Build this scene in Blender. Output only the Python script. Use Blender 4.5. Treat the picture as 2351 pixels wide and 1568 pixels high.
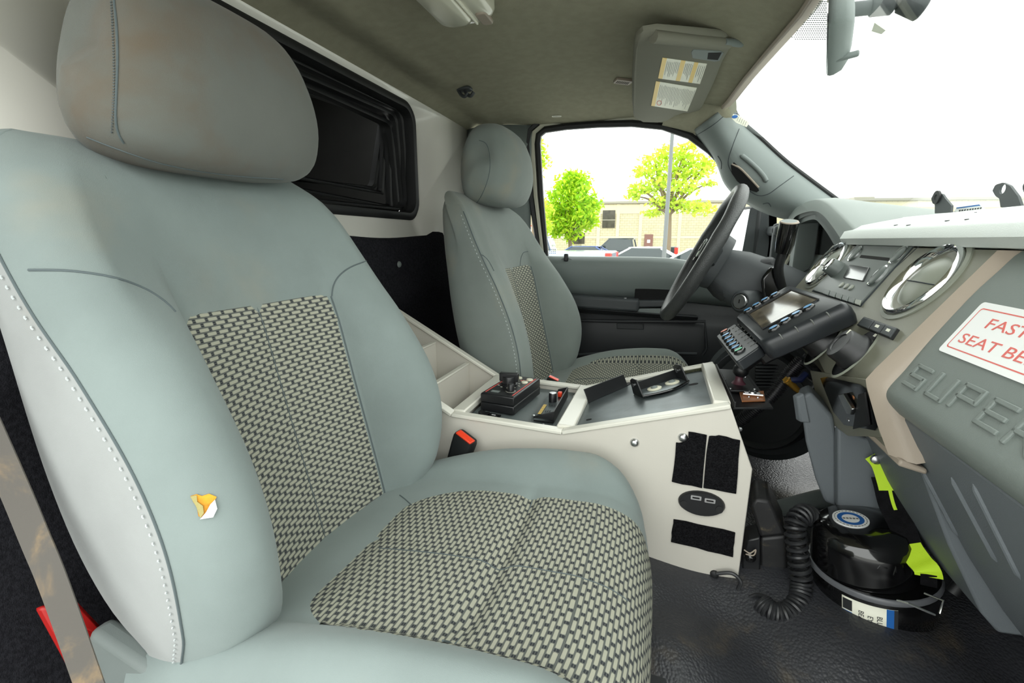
import bpy, bmesh, math, random
from mathutils import Vector, Matrix
from mathutils.bvhtree import BVHTree
random.seed(7)
for _o in list(bpy.data.objects): bpy.data.objects.remove(_o)
SC = bpy.context.scene; COL = SC.collection
V = Vector; PI = math.pi
# ------------------------------------------------------------------ camera
# vehicle axes: +x forward (right in the photo), +y across to the driver side, +z up
FPX = 1068.0; CXP = 1175.5; CYP = 784.0
YAW = math.radians(17.7); PIT = math.radians(12.26)
CAM = V((0, 0, 0.88))
_fh = V((-math.sin(YAW), math.cos(YAW), 0)); CR = V((math.cos(YAW), math.sin(YAW), 0)); _z = V((0, 0, 1))
CF = _fh*math.cos(PIT) - _z*math.sin(PIT); CU = _z*math.cos(PIT) + _fh*math.sin(PIT)
cd = bpy.data.cameras.new('camera'); cam = bpy.data.objects.new('camera', cd); COL.objects.link(cam)
cd.sensor_width = 36; cd.lens = 36*FPX/2351; cd.clip_start = 0.02; cd.clip_end = 500
cd.dof.use_dof = False
_m = Matrix((CR, CU, -CF)).transposed().to_4x4(); _m.translation = CAM; cam.matrix_world = _m
SC.camera = cam
# ------------------------------------------------------------------ overcast sky and exposure
wd = bpy.data.worlds.new('overcast'); SC.world = wd; wd.use_nodes = True
_bg = wd.node_tree.nodes['Background']
_bg.inputs['Color'].default_value = (0.97, 1.0, 0.97, 1); _bg.inputs['Strength'].default_value = 1.6
SC.view_settings.view_transform = 'Standard'; SC.view_settings.look = 'None'
SC.view_settings.gamma = 1.0; SC.view_settings.exposure = 1.15; SC.view_settings.use_curve_mapping = False
# ------------------------------------------------------------------ pixel -> point on a known plane
def ray(px, py): return CF + CR*((px-CXP)/FPX) - CU*((py-CYP)/FPX)
def HX(px, py, x): d = ray(px, py); return CAM + d*((x-CAM.x)/d.x)
def HY(px, py, y): d = ray(px, py); return CAM + d*((y-CAM.y)/d.y)
def HZ(px, py, z): d = ray(px, py); return CAM + d*((z-CAM.z)/d.z)
def HP(px, py, p0, n): d = ray(px, py); n = V(n); return CAM + d*((V(p0)-CAM).dot(n)/d.dot(n))
# ------------------------------------------------------------------ materials
def nd(t, typ, **k):
    n = t.nodes.new(typ)
    for a, b in k.items(): setattr(n, a, b)
    return n
def mth(t, op, a, b=None, c=None):
    n = t.nodes.new('ShaderNodeMath'); n.operation = op
    for i, v in enumerate((a, b, c)):
        if v is None: continue
        if isinstance(v, (int, float)): n.inputs[i].default_value = v
        else: t.links.new(v, n.inputs[i])
    return n.outputs[0]
def mixc(t, fac, a, b, mode='MIX'):
    n = t.nodes.new('ShaderNodeMix'); n.data_type = 'RGBA'; n.blend_type = mode
    for i, v in ((0, fac), (6, a), (7, b)):
        if isinstance(v, (int, float)): n.inputs[i].default_value = v
        elif isinstance(v, (tuple, list)): n.inputs[i].default_value = (*v[:3], 1)
        else: t.links.new(v, n.inputs[i])
    return n.outputs[2]
def noise(t, co, scale, detail=3, rough=.5, dist=0):
    n = nd(t, 'ShaderNodeTexNoise'); n.inputs['Scale'].default_value = scale
    n.inputs['Detail'].default_value = detail; n.inputs['Roughness'].default_value = rough; n.inputs['Distortion'].default_value = dist
    t.links.new(co, n.inputs['Vector']); return n.outputs['Fac']
def ramp(t, fac, lo, hi):
    n = nd(t, 'ShaderNodeMapRange'); n.interpolation_type = 'SMOOTHSTEP'
    n.inputs[1].default_value = lo; n.inputs[2].default_value = hi
    t.links.new(fac, n.inputs[0]); return n.outputs[0]
MATS = {}
def mat(name, col, rough=.5, metal=0, bump=0, bscale=300, var=0, vscale=6, dirt=None, coat=0, spec=.5, cell=False, bdist=.002, emit=0, stain=(.5, .75)):
    if name in MATS: return MATS[name]
    m = bpy.data.materials.new(name); m.use_nodes = True; t = m.node_tree; b = t.nodes['Principled BSDF']
    b.inputs['Base Color'].default_value = (*col, 1); b.inputs['Roughness'].default_value = rough
    b.inputs['Metallic'].default_value = metal; b.inputs['Specular IOR Level'].default_value = spec
    if coat: b.inputs['Coat Weight'].default_value = coat; b.inputs['Coat Roughness'].default_value = .06
    if emit:
        b.inputs['Emission Color'].default_value = (*col, 1); b.inputs['Emission Strength'].default_value = emit
    co = nd(t, 'ShaderNodeTexCoord').outputs['Object']
    c = None
    if var:
        f = noise(t, co, vscale, 4)
        c = mixc(t, ramp(t, f, .3, .7), tuple(max(0, x*(1-var)) for x in col), tuple(min(1, x*(1+var)) for x in col))
    if dirt:
        f = ramp(t, noise(t, co, vscale*1.7+.3, 5, .6, .4), *stain)
        c = mixc(t, f, c if c is not None else col, dirt)
    if c is not None: t.links.new(c, b.inputs['Base Color'])
    if bump:
        if cell:
            vn = nd(t, 'ShaderNodeTexVoronoi'); vn.inputs['Scale'].default_value = bscale; t.links.new(co, vn.inputs['Vector']); h = vn.outputs['Distance']
        else: h = noise(t, co, bscale, 2)
        bn = nd(t, 'ShaderNodeBump'); bn.inputs['Strength'].default_value = bump; bn.inputs['Distance'].default_value = bdist
        t.links.new(h, bn.inputs['Height']); t.links.new(bn.outputs[0], b.inputs['Normal'])
    MATS[name] = m; return m
def glass_mat(name, tint=(1, 1, 1), refl=1.0):
    m = bpy.data.materials.new(name); m.use_nodes = True; t = m.node_tree
    for n in list(t.nodes):
        if n.type == 'BSDF_PRINCIPLED': t.nodes.remove(n)
    out = [n for n in t.nodes if n.type == 'OUTPUT_MATERIAL'][0]
    tr = nd(t, 'ShaderNodeBsdfTransparent'); tr.inputs[0].default_value = (*tint, 1)
    gl = nd(t, 'ShaderNodeBsdfGlossy'); gl.inputs['Roughness'].default_value = .02
    fr = nd(t, 'ShaderNodeFresnel'); fr.inputs[0].default_value = 1.35
    mx = nd(t, 'ShaderNodeMixShader'); t.links.new(mth(t, 'MULTIPLY', fr.outputs[0], refl), mx.inputs[0])
    t.links.new(tr.outputs[0], mx.inputs[1]); t.links.new(gl.outputs[0], mx.inputs[2]); t.links.new(mx.outputs[0], out.inputs[0])
    MATS[name] = m; return m
# ------------------------------------------------------------------ mesh builder
GEO = {}
class MB:
    def __init__(s, M=None): s.v = []; s.f = []; s.uv = None; s.M = M
    def _p(s, pts, M=None):
        M = M if M is not None else s.M; b = len(s.v)
        s.v += [ (M @ V(p)) if M is not None else V(p) for p in pts]; return b
    def poly(s, pts, M=None):
        b = s._p(pts, M); s.f.append(tuple(range(b, b+len(pts)))); return s
    def box(s, c, sz, M=None):
        c = V(c); h = V(sz)/2
        b = s._p([c+V((h.x*i, h.y*j, h.z*k)) for i in (-1, 1) for j in (-1, 1) for k in (-1, 1)], M)
        for q in ((0,1,3,2),(4,6,7,5),(0,4,5,1),(2,3,7,6),(0,2,6,4),(1,5,7,3)): s.f.append(tuple(b+i for i in q))
        return s
    def prism(s, pts, vec, M=None):
        n = len(pts); vec = V(vec); b = s._p([V(p) for p in pts]+[V(p)+vec for p in pts], M)
        s.f.append(tuple(range(b+n-1, b-1, -1))); s.f.append(tuple(range(b+n, b+2*n)))
        for i in range(n): j = (i+1) % n; s.f.append((b+i, b+j, b+n+j, b+n+i))
        return s
    def prism2(s, pts, z0, z1, M=None): return s.prism([(p[0], p[1], z0) for p in pts], (0, 0, z1-z0), M)
    def loft(s, rings, closed=True, cap=(True, True), M=None):
        n = len(rings[0]); bs = [s._p(r, M) for r in rings]
        for a, b in zip(bs[:-1], bs[1:]):
            for i in range(n if closed else n-1):
                j = (i+1) % n; s.f.append((a+i, a+j, b+j, b+i))
        if closed and cap[0]: s.f.append(tuple(bs[0]+i for i in range(n-1, -1, -1)))
        if closed and cap[1]: s.f.append(tuple(bs[-1]+i for i in range(n)))
        return s
    def bridge(s, outer, inner, vec=None, M=None):      # flat ring between two loops of equal count, optionally with thickness
        if vec is None: return s.loft([outer, inner], True, (False, False), M)
        vec = V(vec); return s.loft([[V(p) for p in outer], [V(p)+vec for p in outer], [V(p)+vec for p in inner], [V(p) for p in inner], [V(p) for p in outer]], True, (False, False), M)
    def lathe(s, prof, M=None, n=24, cap=(True, True), sq=1.0):
        return s.loft([[(r*math.cos(2*PI*i/n), r*sq*math.sin(2*PI*i/n), z) for i in range(n)] for r, z in prof], True, cap, M)
    def tube(s, path, r, n=8, closed=False, cap=True, M=None):
        P = [V(p) for p in path]; rings = []; m = len(P); up = None
        for i, p in enumerate(P):
            a = P[(i-1) % m] if (closed or i > 0) else p; c = P[(i+1) % m] if (closed or i < m-1) else p
            d = (c-a).normalized()
            if up is None:
                up = V((0, 0, 1)) if abs(d.z) < .9 else V((1, 0, 0))
            e = (up - d*up.dot(d)).normalized(); g = d.cross(e); up = e
            rr = r[i] if isinstance(r, (list, tuple)) else r
            rings.append([p + e*(rr*math.cos(2*PI*k/n)) + g*(rr*math.sin(2*PI*k/n)) for k in range(n)])
        if closed: rings.append(rings[0])
        return s.loft(rings, True, (cap and not closed,)*2, M)
    def ribbon(s, path, wdir, w, t, M=None):            # flat strap along a path; wdir per path or single
        P = [V(p) for p in path]; rings = []
        for i, p in enumerate(P):
            d = (P[min(i+1, len(P)-1)]-P[max(i-1, 0)]).normalized()
            wd_ = V(wdir[i]) if isinstance(wdir, list) else V(wdir); wd_ = (wd_-d*wd_.dot(d)).normalized(); nn = d.cross(wd_)
            ww = w[i] if isinstance(w, list) else w
            rings.append([p+wd_*a*ww/2+nn*b*t/2 for a, b in ((-1,-1),(1,-1),(1,1),(-1,1))])
        return s.loft(rings, True, (True, True), M)
    def sphere(s, c, r, M=None, n=12, m=8):
        c = V(c); r = V((r, r, r)) if isinstance(r, (int, float)) else V(r)
        rings = [[c+V((r.x*math.sin(PI*j/m)*math.cos(2*PI*i/n), r.y*math.sin(PI*j/m)*math.sin(2*PI*i/n), -r.z*math.cos(PI*j/m))) for i in range(n)] for j in range(1, m)]
        s.loft(rings, True, (False, False), M)
        k = len(s.v)-n*(m-1); b = s._p([c-V((0,0,r.z)), c+V((0,0,r.z))], M)
        for i in range(n): j = (i+1) % n; s.f.append((b, k+j, k+i)); s.f.append((b+1, k+n*(m-2)+i, k+n*(m-2)+j))
        return s
    def grid(s, rows, uv=None, M=None):
        n = len(rows[0]); bs = [s._p(r, M) for r in rows]
        for a, b in zip(bs[:-1], bs[1:]):
            for i in range(n-1): s.f.append((a+i, a+i+1, b+i+1, b+i))
        if uv is not None: s.uv = [c for r in uv for c in r]
        return s
    def build(s, name, m, parent=None, bevel=0, segs=2, ang=40, sub=0, solid=0, flip=False):
        off = parent.matrix_world.translation if parent is not None else V((0, 0, 0))
        off = TOTAL(parent) if parent is not None else V((0, 0, 0))
        me = bpy.data.meshes.new(name); me.from_pydata([tuple(p-off) for p in s.v], [], s.f)
        if s.uv is not None:
            l = me.uv_layers.new(name='UVMap')
            for lp in me.loops: l.data[lp.index].uv = s.uv[lp.vertex_index]
        bm = bmesh.new(); bm.from_mesh(me)
        if s.uv is None: bmesh.ops.remove_doubles(bm, verts=bm.verts, dist=1e-6)
        bmesh.ops.recalc_face_normals(bm, faces=bm.faces)
        if flip: bmesh.ops.reverse_faces(bm, faces=bm.faces)
        bm.to_mesh(me); bm.free()
        for p in me.polygons: p.use_smooth = True
        me.set_sharp_from_angle(angle=math.radians(ang))
        o = bpy.data.objects.new(name, me); COL.objects.link(o); me.materials.append(MATS[m] if isinstance(m, str) else m)
        if parent is not None: o.parent = parent
        if solid: md = o.modifiers.new('thick', 'SOLIDIFY'); md.thickness = solid; md.offset = -1
        if bevel:
            md = o.modifiers.new('bevel', 'BEVEL'); md.width = bevel; md.segments = segs; md.limit_method = 'ANGLE'; md.angle_limit = math.radians(35); md.harden_normals = False
        if sub: md = o.modifiers.new('sub', 'SUBSURF'); md.levels = sub; md.render_levels = sub
        GEO[o.name] = (list(s.v), list(s.f)); return o
def TOTAL(o):
    p = V((0, 0, 0))
    while o is not None: p = p + o.location; o = o.parent
    return p
def thing(name, label, cat, loc=(0, 0, 0), group=None):
    o = bpy.data.objects.new(name, None); COL.objects.link(o); o.location = loc; o.empty_display_size = .05
    o['label'] = label; o['category'] = cat
    if group: o['group'] = group
    return o
def tag(o, label, cat, group=None):
    o['label'] = label; o['category'] = cat
    if group: o['group'] = group
    return o
def struct(o): o['kind'] = 'structure'; return o
def lab(o, label): o['label'] = label; return o
def FR(o, ex, ey):
    ex = V(ex).normalized(); ey = V(ey); ey = (ey-ex*ey.dot(ex)).normalized(); ez = ex.cross(ey)
    m = Matrix((ex, ey, ez)).transposed().to_4x4(); m.translation = V(o); return m
def rrect(w, h, r, n=4, cx=0, cy=0):
    p = []
    for sx, sy, a0 in ((1,1,0),(-1,1,90),(-1,-1,180),(1,-1,270)):
        for k in range(n+1):
            a = math.radians(a0+90*k/n); p.append((cx+sx*(w/2-r)+r*math.cos(a), cy+sy*(h/2-r)+r*math.sin(a)))
    return p
def ell(a, b, n=24, cx=0, cy=0, ph=0): return [(cx+a*math.cos(2*PI*i/n+ph), cy+b*math.sin(2*PI*i/n+ph)) for i in range(n)]
def smooth_path(pts, k=6, closed=False):
    P = [V(p) for p in pts]; n = len(P); out = []
    for i in range(n if closed else n-1):
        g = lambda j: P[j % n] if closed else P[max(0, min(n-1, j))]
        a, b, c, d = g(i-1), g(i), g(i+1), g(i+2)
        for q in range(k):
            t = q/k; out.append(.5*((2*b)+(c-a)*t+(2*a-5*b+4*c-d)*t*t+(3*b-a-3*c+d)*t**3))
    if not closed: out.append(P[-1])
    return out
def interp(tab, x):
    if x <= tab[0][0]: return tab[0][1]
    for (a, b), (c, d) in zip(tab[:-1], tab[1:]):
        if x <= c:
            t = (x-a)/(c-a); return b+(d-b)*t
    return tab[-1][1]
def sinterp(tab, x):           # smooth (Catmull-Rom) table lookup
    n = len(tab)
    if x <= tab[0][0]: return tab[0][1]
    if x >= tab[-1][0]: return tab[-1][1]
    for i in range(n-1):
        if x <= tab[i+1][0]:
            x0, y0 = tab[i]; x1, y1 = tab[i+1]; h = x1-x0; t = (x-x0)/h
            m0 = (y1-tab[i-1][1])/(x1-tab[i-1][0]) if i > 0 else (y1-y0)/h
            m1 = (tab[i+2][1]-y0)/(tab[i+2][0]-x0) if i < n-2 else (y1-y0)/h
            return (2*t**3-3*t*t+1)*y0+(t**3-2*t*t+t)*h*m0+(-2*t**3+3*t*t)*y1+(t**3-t*t)*h*m1
_bv = {}
def on(objs, px, py, lift=0.0):
    """point and normal where the line of sight through a pixel meets an object already placed"""
    best = None; d = ray(px, py).normalized()
    for o in (objs if isinstance(objs, (list, tuple)) else [objs]):
        if o.name not in _bv: _bv[o.name] = BVHTree.FromPolygons(*GEO[o.name])
        h = _bv[o.name].ray_cast(CAM, d)
        if h[0] is not None and (best is None or h[3] < best[2]): best = (h[0], h[1], h[3])
    if best is None: return None
    n = best[1] if best[1].dot(d) < 0 else -best[1]
    return best[0]+n*lift, n
def on_path(objs, pix, lift, k=5):
    out = []
    for q in smooth_path([(a, b, 0) for a, b in pix], k):
        h = on(objs, q.x, q.y, lift)
        if h: out.append(h[0])
    return out
def text_mesh(txt, size, M, name, m, parent, depth=.0003, shear=0, xs=1.0, align='CENTER', bold=0):
    c = bpy.data.curves.new(name, 'FONT'); c.body = txt; c.size = size; c.extrude = depth; c.align_x = align; c.align_y = 'CENTER'; c.shear = shear; c.offset = bold
    c.resolution_u = 3
    o = bpy.data.objects.new(name, c); COL.objects.link(o); bpy.context.view_layer.update()
    me = bpy.data.meshes.new_from_object(o.evaluated_get(bpy.context.evaluated_depsgraph_get())); bpy.data.objects.remove(o); bpy.data.curves.remove(c)
    off = TOTAL(parent) if parent is not None else V((0, 0, 0))
    for v in me.vertices: v.co = (M @ V((v.co.x*xs, v.co.y, v.co.z))) - off
    me.materials.clear(); me.materials.append(MATS[m] if isinstance(m, str) else m); me.name = name
    r = bpy.data.objects.new(name, me); COL.objects.link(r); r.parent = parent; return r
# ------------------------------------------------------------------ colours
def S(r, g, b): return tuple(((c/255)/12.92 if c/255 <= .04045 else ((c/255+.055)/1.055)**2.4) for c in (r, g, b))
mat('headliner', S(152, 149, 130), .95, bump=.5, bscale=900, var=.05, vscale=40, spec=.1)
mat('white_paint', S(240, 238, 230), .2, coat=.35, var=.02, vscale=2)
mat('trim_grey', S(118, 126, 124), .55, bump=.25, bscale=1200, spec=.35, bdist=.001)
mat('trim_dark', S(62, 66, 68), .5, bump=.25, bscale=1200, spec=.4, bdist=.001)
mat('trim_darker', S(44, 46, 48), .5, bump=.2, bscale=900, spec=.4, bdist=.001)
mat('black_rubber', S(26, 27, 28), .55, bump=.1, bscale=300)
mat('black_plastic', S(24, 25, 27), .38, bump=.12, bscale=900, bdist=.0006)
mat('black_gloss', S(12, 12, 13), .12, coat=.5)
mat('black_fabric', S(20, 20, 22), .95, bump=.6, bscale=700, spec=.1, var=.25, vscale=90)
mat('carpet_black', S(38, 38, 42), 1, bump=.6, bscale=600, spec=.05, var=.3, vscale=180)
mat('chrome', (.85, .86, .86), .08, 1)
mat('steel', (.6, .61, .62), .28, 1)
mat('tan_trim', S(160, 148, 134), .5, bump=.2, bscale=900, bdist=.0008)
mat('cream_flange', S(205, 203, 186), .3)
mat('seam_dark', S(52, 58, 62), .8)
mat('glow_lens', S(205, 204, 186), .18, coat=.4)
mat('void_black', S(10, 10, 11), .9)
mat('dark_grey_board', S(40, 40, 39), .5, var=.1, vscale=12)
mat('label_white', S(240, 241, 240), .35)
mat('label_yellow', S(233, 196, 92), .4)
mat('label_cream', S(232, 232, 215), .4)
mat('ink_grey', S(120, 122, 118), .6)
mat('ink_red', S(224, 92, 84), .5)
mat('ink_dark', S(38, 40, 42), .6)
mat('ink_blue', S(28, 96, 170), .5)
glass_mat('clear_glass', (.97, 1.0, .975), .35)
glass_mat('side_glass', (.97, 1.0, .98), .25)
# rubber floor mat
def rubber_mat():
    m = bpy.data.materials.new('rubber_mat'); m.use_nodes = True; t = m.node_tree; b = t.nodes['Principled BSDF']; MATS['rubber_mat'] = m
    co = nd(t, 'ShaderNodeTexCoord').outputs['Object']
    vn = nd(t, 'ShaderNodeTexVoronoi'); vn.inputs['Scale'].default_value = 210; t.links.new(co, vn.inputs['Vector'])
    bn = nd(t, 'ShaderNodeBump'); bn.inputs['Strength'].default_value = .55; bn.inputs['Distance'].default_value = .0016
    t.links.new(mth(t, 'SUBTRACT', 1.0, vn.outputs['Distance']), bn.inputs['Height']); t.links.new(bn.outputs[0], b.inputs['Normal'])
    dust = ramp(t, noise(t, co, 9, 6, .65, .3), .52, .8)
    c = mixc(t, mth(t, 'MULTIPLY', dust, .55), S(50, 51, 55), S(116, 104, 84)); t.links.new(c, b.inputs['Base Color'])
    b.inputs['Roughness'].default_value = .36; b.inputs['Specular IOR Level'].default_value = .45
rubber_mat()
# ------------------------------------------------------------------ floor: rubber mat over the tunnel, wavy beside the console
def floor_z(x, y):
    z = .185 + .05*math.exp(-((y-1.02)/.27)**4)
    z += .020*math.sin(x*15+y*10+.6)*math.exp(-((y-.72)/.2)**2)*(1 if x > .0 else 0) + .008*math.sin(y*31-x*11)*math.exp(-((y-.68)/.16)**2)
    z += .30*max(0, x-.62)**1.3*2.2
    z -= .05*max(0, .35-y)
    return z
rows = [[(x, y, floor_z(x, y)) for x in [-.86+1.96*i/140 for i in range(141)]] for y in [.08+1.86*j/130 for j in range(131)]]
floor = struct(MB().grid(rows).build('floor', 'rubber_mat', solid=.03))
# ------------------------------------------------------------------ ceiling (moulded headliner)
def hdr_x(y): return interp([(.1, .225), (1.06, .225), (1.48, .19), (1.73, .172), (1.86, .15), (1.95, .12)], y)
def ceil_z(x, y):
    s = max(0, (y-1.5)/.4); s2 = max(0, (.5-y)/.4)
    z = 1.318 + .050*(1-s**2)*(1-s2**2)*math.sin(PI*min(1, max(0, (x+.80)/1.02)))**.7
    z += .010*math.exp(-((x+.74)/.03)**2) - .006*math.exp(-((x+.66)/.03)**2)
    if x > .08: z -= (x-.08)*.16
    return z
rows = []
for j in range(81):
    y = .10+1.80*j/80; xf = hdr_x(y)
    rows.append([(x, y, ceil_z(x, y)) for x in [-.80+(xf+.80)*i/80 for i in range(81)]])
ceiling = struct(MB().grid(rows).build('ceiling', 'headliner', solid=-.03))
path = [(hdr_x(y), y, ceil_z(hdr_x(y), y)-.004) for y in [.1+1.68*i/24 for i in range(25)]]
struct(MB().ribbon(path, (1, 0, .35), .03, .012).build('trim_1', 'tan_trim', bevel=.003))
# ------------------------------------------------------------------ rear wall, white moulded panel with an opening
XW = -.80
oy0, oy1, oz0, oz1 = .62, 1.437, .950, 1.297
inner = [V((XW, a, b)) for a, b in rrect(oy1-oy0, oz1-oz0, .055, 6, (oy0+oy1)/2, (oz0+oz1)/2)]
nI = len(inner); top = max(range(nI), key=lambda i: (round(inner[i].z, 4), -abs(inner[i].y-1.03)))
mb = MB()
ys = (.04, 1.95); zs = (.15, 1.36)
a0 = 6; a1 = 13  # split indices: end of top-right arc .. top-left arc
half1 = inner[6:21]; half2 = inner[20:] + inner[:7]
# half1 runs top-right -> top-left -> bottom-left(end); half2 the rest
mb.poly([V((XW, ys[0], zs[0])), V((XW, ys[0], zs[1])), V((XW, inner[6].y, zs[1]))] + inner[6:21] + [V((XW, inner[20].y, zs[0]))])
mb.poly([V((XW, inner[20].y, zs[0]))] + inner[20:] + inner[:7] + [V((XW, inner[6].y, zs[1])), V((XW, ys[1], zs[1])), V((XW, ys[1], zs[0]))])
wall_rear = struct(MB().build('tmp', 'white_paint')) if False else struct(mb.build('wall_rear', 'white_paint'))
md = wall_rear.modifiers.new('thick', 'SOLIDIFY'); md.thickness = .02; md.offset = 0
# rounded corner where the white panel turns into the pillar
MB().loft([[(XW+.01+.06*(1-math.cos(a)), 1.83+.06*math.sin(a)+.012, z) for a in [PI/2*i/8 for i in range(9)]] for z in (.3, 1.325)], closed=False)
# rubber frame of the pass-through window
wroot = thing('pass_through_window', 'black rubber-framed pass-through opening with folded bellows in the white wall', 'window', (XW, 1.03, oz0))
def wl(inset, dx, n=6, wob=0, r=.055):
    w = oy1-oy0-2*inset; h = oz1-oz0-2*inset; p = rrect(w, h, max(.02, r-inset*.6), n, (oy0+oy1)/2, (oz0+oz1)/2)
    return [V((XW+dx, a+wob*.006*math.sin(9*a+13*b+wob*7), b+wob*.006*math.sin(11*a+5*wob))) for a, b in p]
MB().loft([wl(-.004, .0), wl(-.006, .012), wl(.004, .02), wl(.016, .016), wl(.02, -.01), wl(.014, -.04)], True, (False, False)).build('frame', 'black_rubber', wroot, ang=60)
for k in range(6):
    i0 = .018+.008*k; d = -.012-.013*k
    MB().loft([wl(i0, d, 8, k+1), wl(i0+.003, d-.006, 8, k+1), wl(i0+.008, d-.007, 8, k+1), wl(i0+.010, d-.002, 8, k+1), wl(i0+.011, d-.02, 8, k+1)], True, (False, False)).build('bellows_fold', 'black_rubber', wroot, ang=70)
# dark module compartment behind the opening
comp = MB(); cx0, cx1 = -1.55, -.99
for c, sz in (((-1.56, 1.03, 1.1), (.02, 1.2, .7)), ((-1.27, 1.62, 1.1), (.58, .02, .7)), ((-1.27, .44, 1.1), (.58, .02, .7)), ((-1.27, 1.03, 1.42), (.58, 1.2, .02)), ((-1.27, 1.03, .78), (.58, 1.2, .02))): comp.box(c, sz)
struct(comp.build('wall_module', 'dark_grey_board'))
cab = thing('module_cabinet', 'dark cabinet seen through the pass-through opening', 'cabinet', (-1.3, 1.15, .8))
MB().box((-1.28, 1.10, 1.03), (.04, .36, .46)).build('door_panel', 'dark_grey_board', cab, bevel=.004)
MB().box((-1.28, 1.32, 1.03), (.05, .06, .46)).build('jamb', 'void_black', cab, bevel=.004)
p = HX(822, 393, -1.25); MB().box(p, (.006, .014, .07)).build('metal_strip', 'steel', cab, bevel=.001)
p = HX(724, 341, -1.25); MB().box(p, (.004, .02, .008)).build('label', 'label_white', cab)
# black carpeted panel below the white wall
crp = thing('carpet_panel', 'black carpet lining over the lower rear wall behind the seats', 'carpet', (-.79, 1.0, .2))
def cp_top(y): return .893+.006*math.sin(y*9)+(.012 if y > 1.5 else 0)+(-.05 if y > 1.62 else 0)
rows = []
for j in range(40):
    y = .06+1.86*j/39; zt = cp_top(y)
    prof = [(-.788, zt), (-.772, zt-.004), (-.766, zt-.03), (-.764, .74), (-.758, .70), (-.772, .685), (-.774, .45), (-.77, .19)]
    rows.append([(x, y, z) for x, z in prof])
MB().grid(rows).build('lining', 'carpet_black', crp, ang=70)
p = HX(916, 607, -.762); MB(FR(p, (0, 1, 0), (0, 0, 1))).lathe([(.010, 0), (.009, .003), (.005, .006), (.0, .0065)], n=14).build('fastener', 'trim_grey', crp)
# ------------------------------------------------------------------ driver-side B-pillar trim
rows = []
for i in range(11):
    u = i/10; x0 = -.80+.275*u
    rows.append([(x0+.02*(1-z_)*0, 1.895-.045*math.sin(PI*min(1, u*1.05))**.8+(.015 if i == 0 else 0), z) for z_, z in [(k/8, .25+1.07*k/8) for k in range(9)]])
bp = struct(MB().grid(rows).build('trim_2', 'trim_grey', solid=.01))
struct(MB().tube(on_path(bp, [(1090, 316), (1150, 310), (1200, 312)], .001), .0015, 6).build('trim_3', 'seam_dark'))
# ------------------------------------------------------------------ driver door with its window
DY = 1.90
door = struct(thing('door_1', 'driver door with grey-green panel and closed window', 'door', (0, DY, .3))); 
for k in ('label', 'category'): del door[k]
win_pix = [(1258, 591), (1246, 450), (1239, 330), (1241, 312), (1252, 303), (1300, 296), (1370, 291), (1450, 289), (1520, 296), (1580, 317), (1625, 350), (1660, 385)]
win = [HY(a, b, DY) for a, b in win_pix] + [V((.40, DY, 1.00)), V((.43, DY, .90)), V((.40, DY, .80)), HY(1560, 606, DY), HY(1450, 597, DY)]
win = [V(p) for p in win]
def offs(loop, d, y):
    c = sum(loop, V((0, 0, 0)))/len(loop); out = []; n = len(loop)
    for i, p in enumerate(loop):
        a = loop[i-1]; b = loop[(i+1) % n]; t = (b-a); nn = V((t.z, 0, -t.x)).normalized()
        if nn.dot(p-c) < 0: nn = -nn
        q = p+nn*d; out.append(V((q.x, y, q.z)))
    return out
MB().loft([offs(win, -.002, DY+.012), offs(win, -.002, DY-.004), offs(win, .010, DY-.008), offs(win, .020, DY-.004), offs(win, .020, DY+.012)], True, (False, False)).build('window_channel', 'black_rubber', door)
MB().loft([offs(win, .019, DY-.002), offs(win, .024, DY-.012), offs(win, .034, DY-.012), offs(win, .036, DY+.01)], True, (False, False)).build('painted_flange', 'cream_flange', door)
MB().loft([offs(win, .035, DY-.004), offs(win, .038, DY-.018), offs(win, .050, DY-.022), offs(win, .058, DY-.010), offs(win, .06, DY+.01)], True, (False, False)).build('door_seal', 'black_rubber', door)
g = MB().poly(offs(win, .004, DY+.004)).build('window_pane', 'side_glass', door)
# door panel: profile (z, y) swept along x
def door_panel(name, prof, x0, x1, m, n=24, bend=None):
    rows = []
    for i in range(n+1):
        x = x0+(x1-x0)*i/n; dz = bend(x) if bend else 0
        rows.append([(x, y, z+(dz if k < 3 else dz*.3)) for k, (z, y) in enumerate(prof)])
    return MB().grid(rows).build(name, m, door, ang=50, solid=.008)
belt = lambda x: -.012*max(0, (x+.05)/.3) - (.03*max(0, (x-.02)/.2)**1.5 if x > .02 else 0)
dp = door_panel('upper_panel', [(.818, DY-.004), (.816, DY-.03), (.800, DY-.050), (.77, DY-.056), (.73, DY-.050), (.69, DY-.030), (.655, DY-.015)], -.525, .44, 'trim_grey', 30, belt)
door_panel('lower_panel', [(.665, DY-.012), (.60, DY-.012), (.57, DY-.04), (.55, DY-.046), (.36, DY-.05), (.33, DY-.02), (.22, DY-.02)], -.53, .48, 'trim_darker')
MB().prism([(-.44, DY-.085, .672), (-.075, DY-.085, .660), (-.075, DY-.085, .612), (-.44, DY-.085, .622)], (0, .08, 0)).build('armrest', 'trim_dark', door, bevel=.010, segs=3)
MB().prism([(-.43, DY-.075, .622), (.14, DY-.075, .604), (.14, DY-.05, .585), (-.43, DY-.05, .600)], (0, .05, 0)).build('armrest_lower', 'trim_darker', door, bevel=.006)
q = [HY(a, b, DY-.06) for a, b in ((1437, 690), (1526, 690), (1530, 705), (1437, 707))]
MB().prism(q, (0, .05, 0)).build('pull_handle', 'trim_dark', door, bevel=.006, segs=3)
q = [HY(a, b, DY-.055) for a, b in ((1440, 708), (1530, 708), (1530, 724), (1440, 724))]
MB().prism(q, (0, .03, 0)).build('handle_cup', 'trim_grey', door, bevel=.004)
q = [HY(a, b, DY-.062) for a, b in ((1433, 684), (1438, 684), (1438, 712), (1433, 712))]
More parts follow.
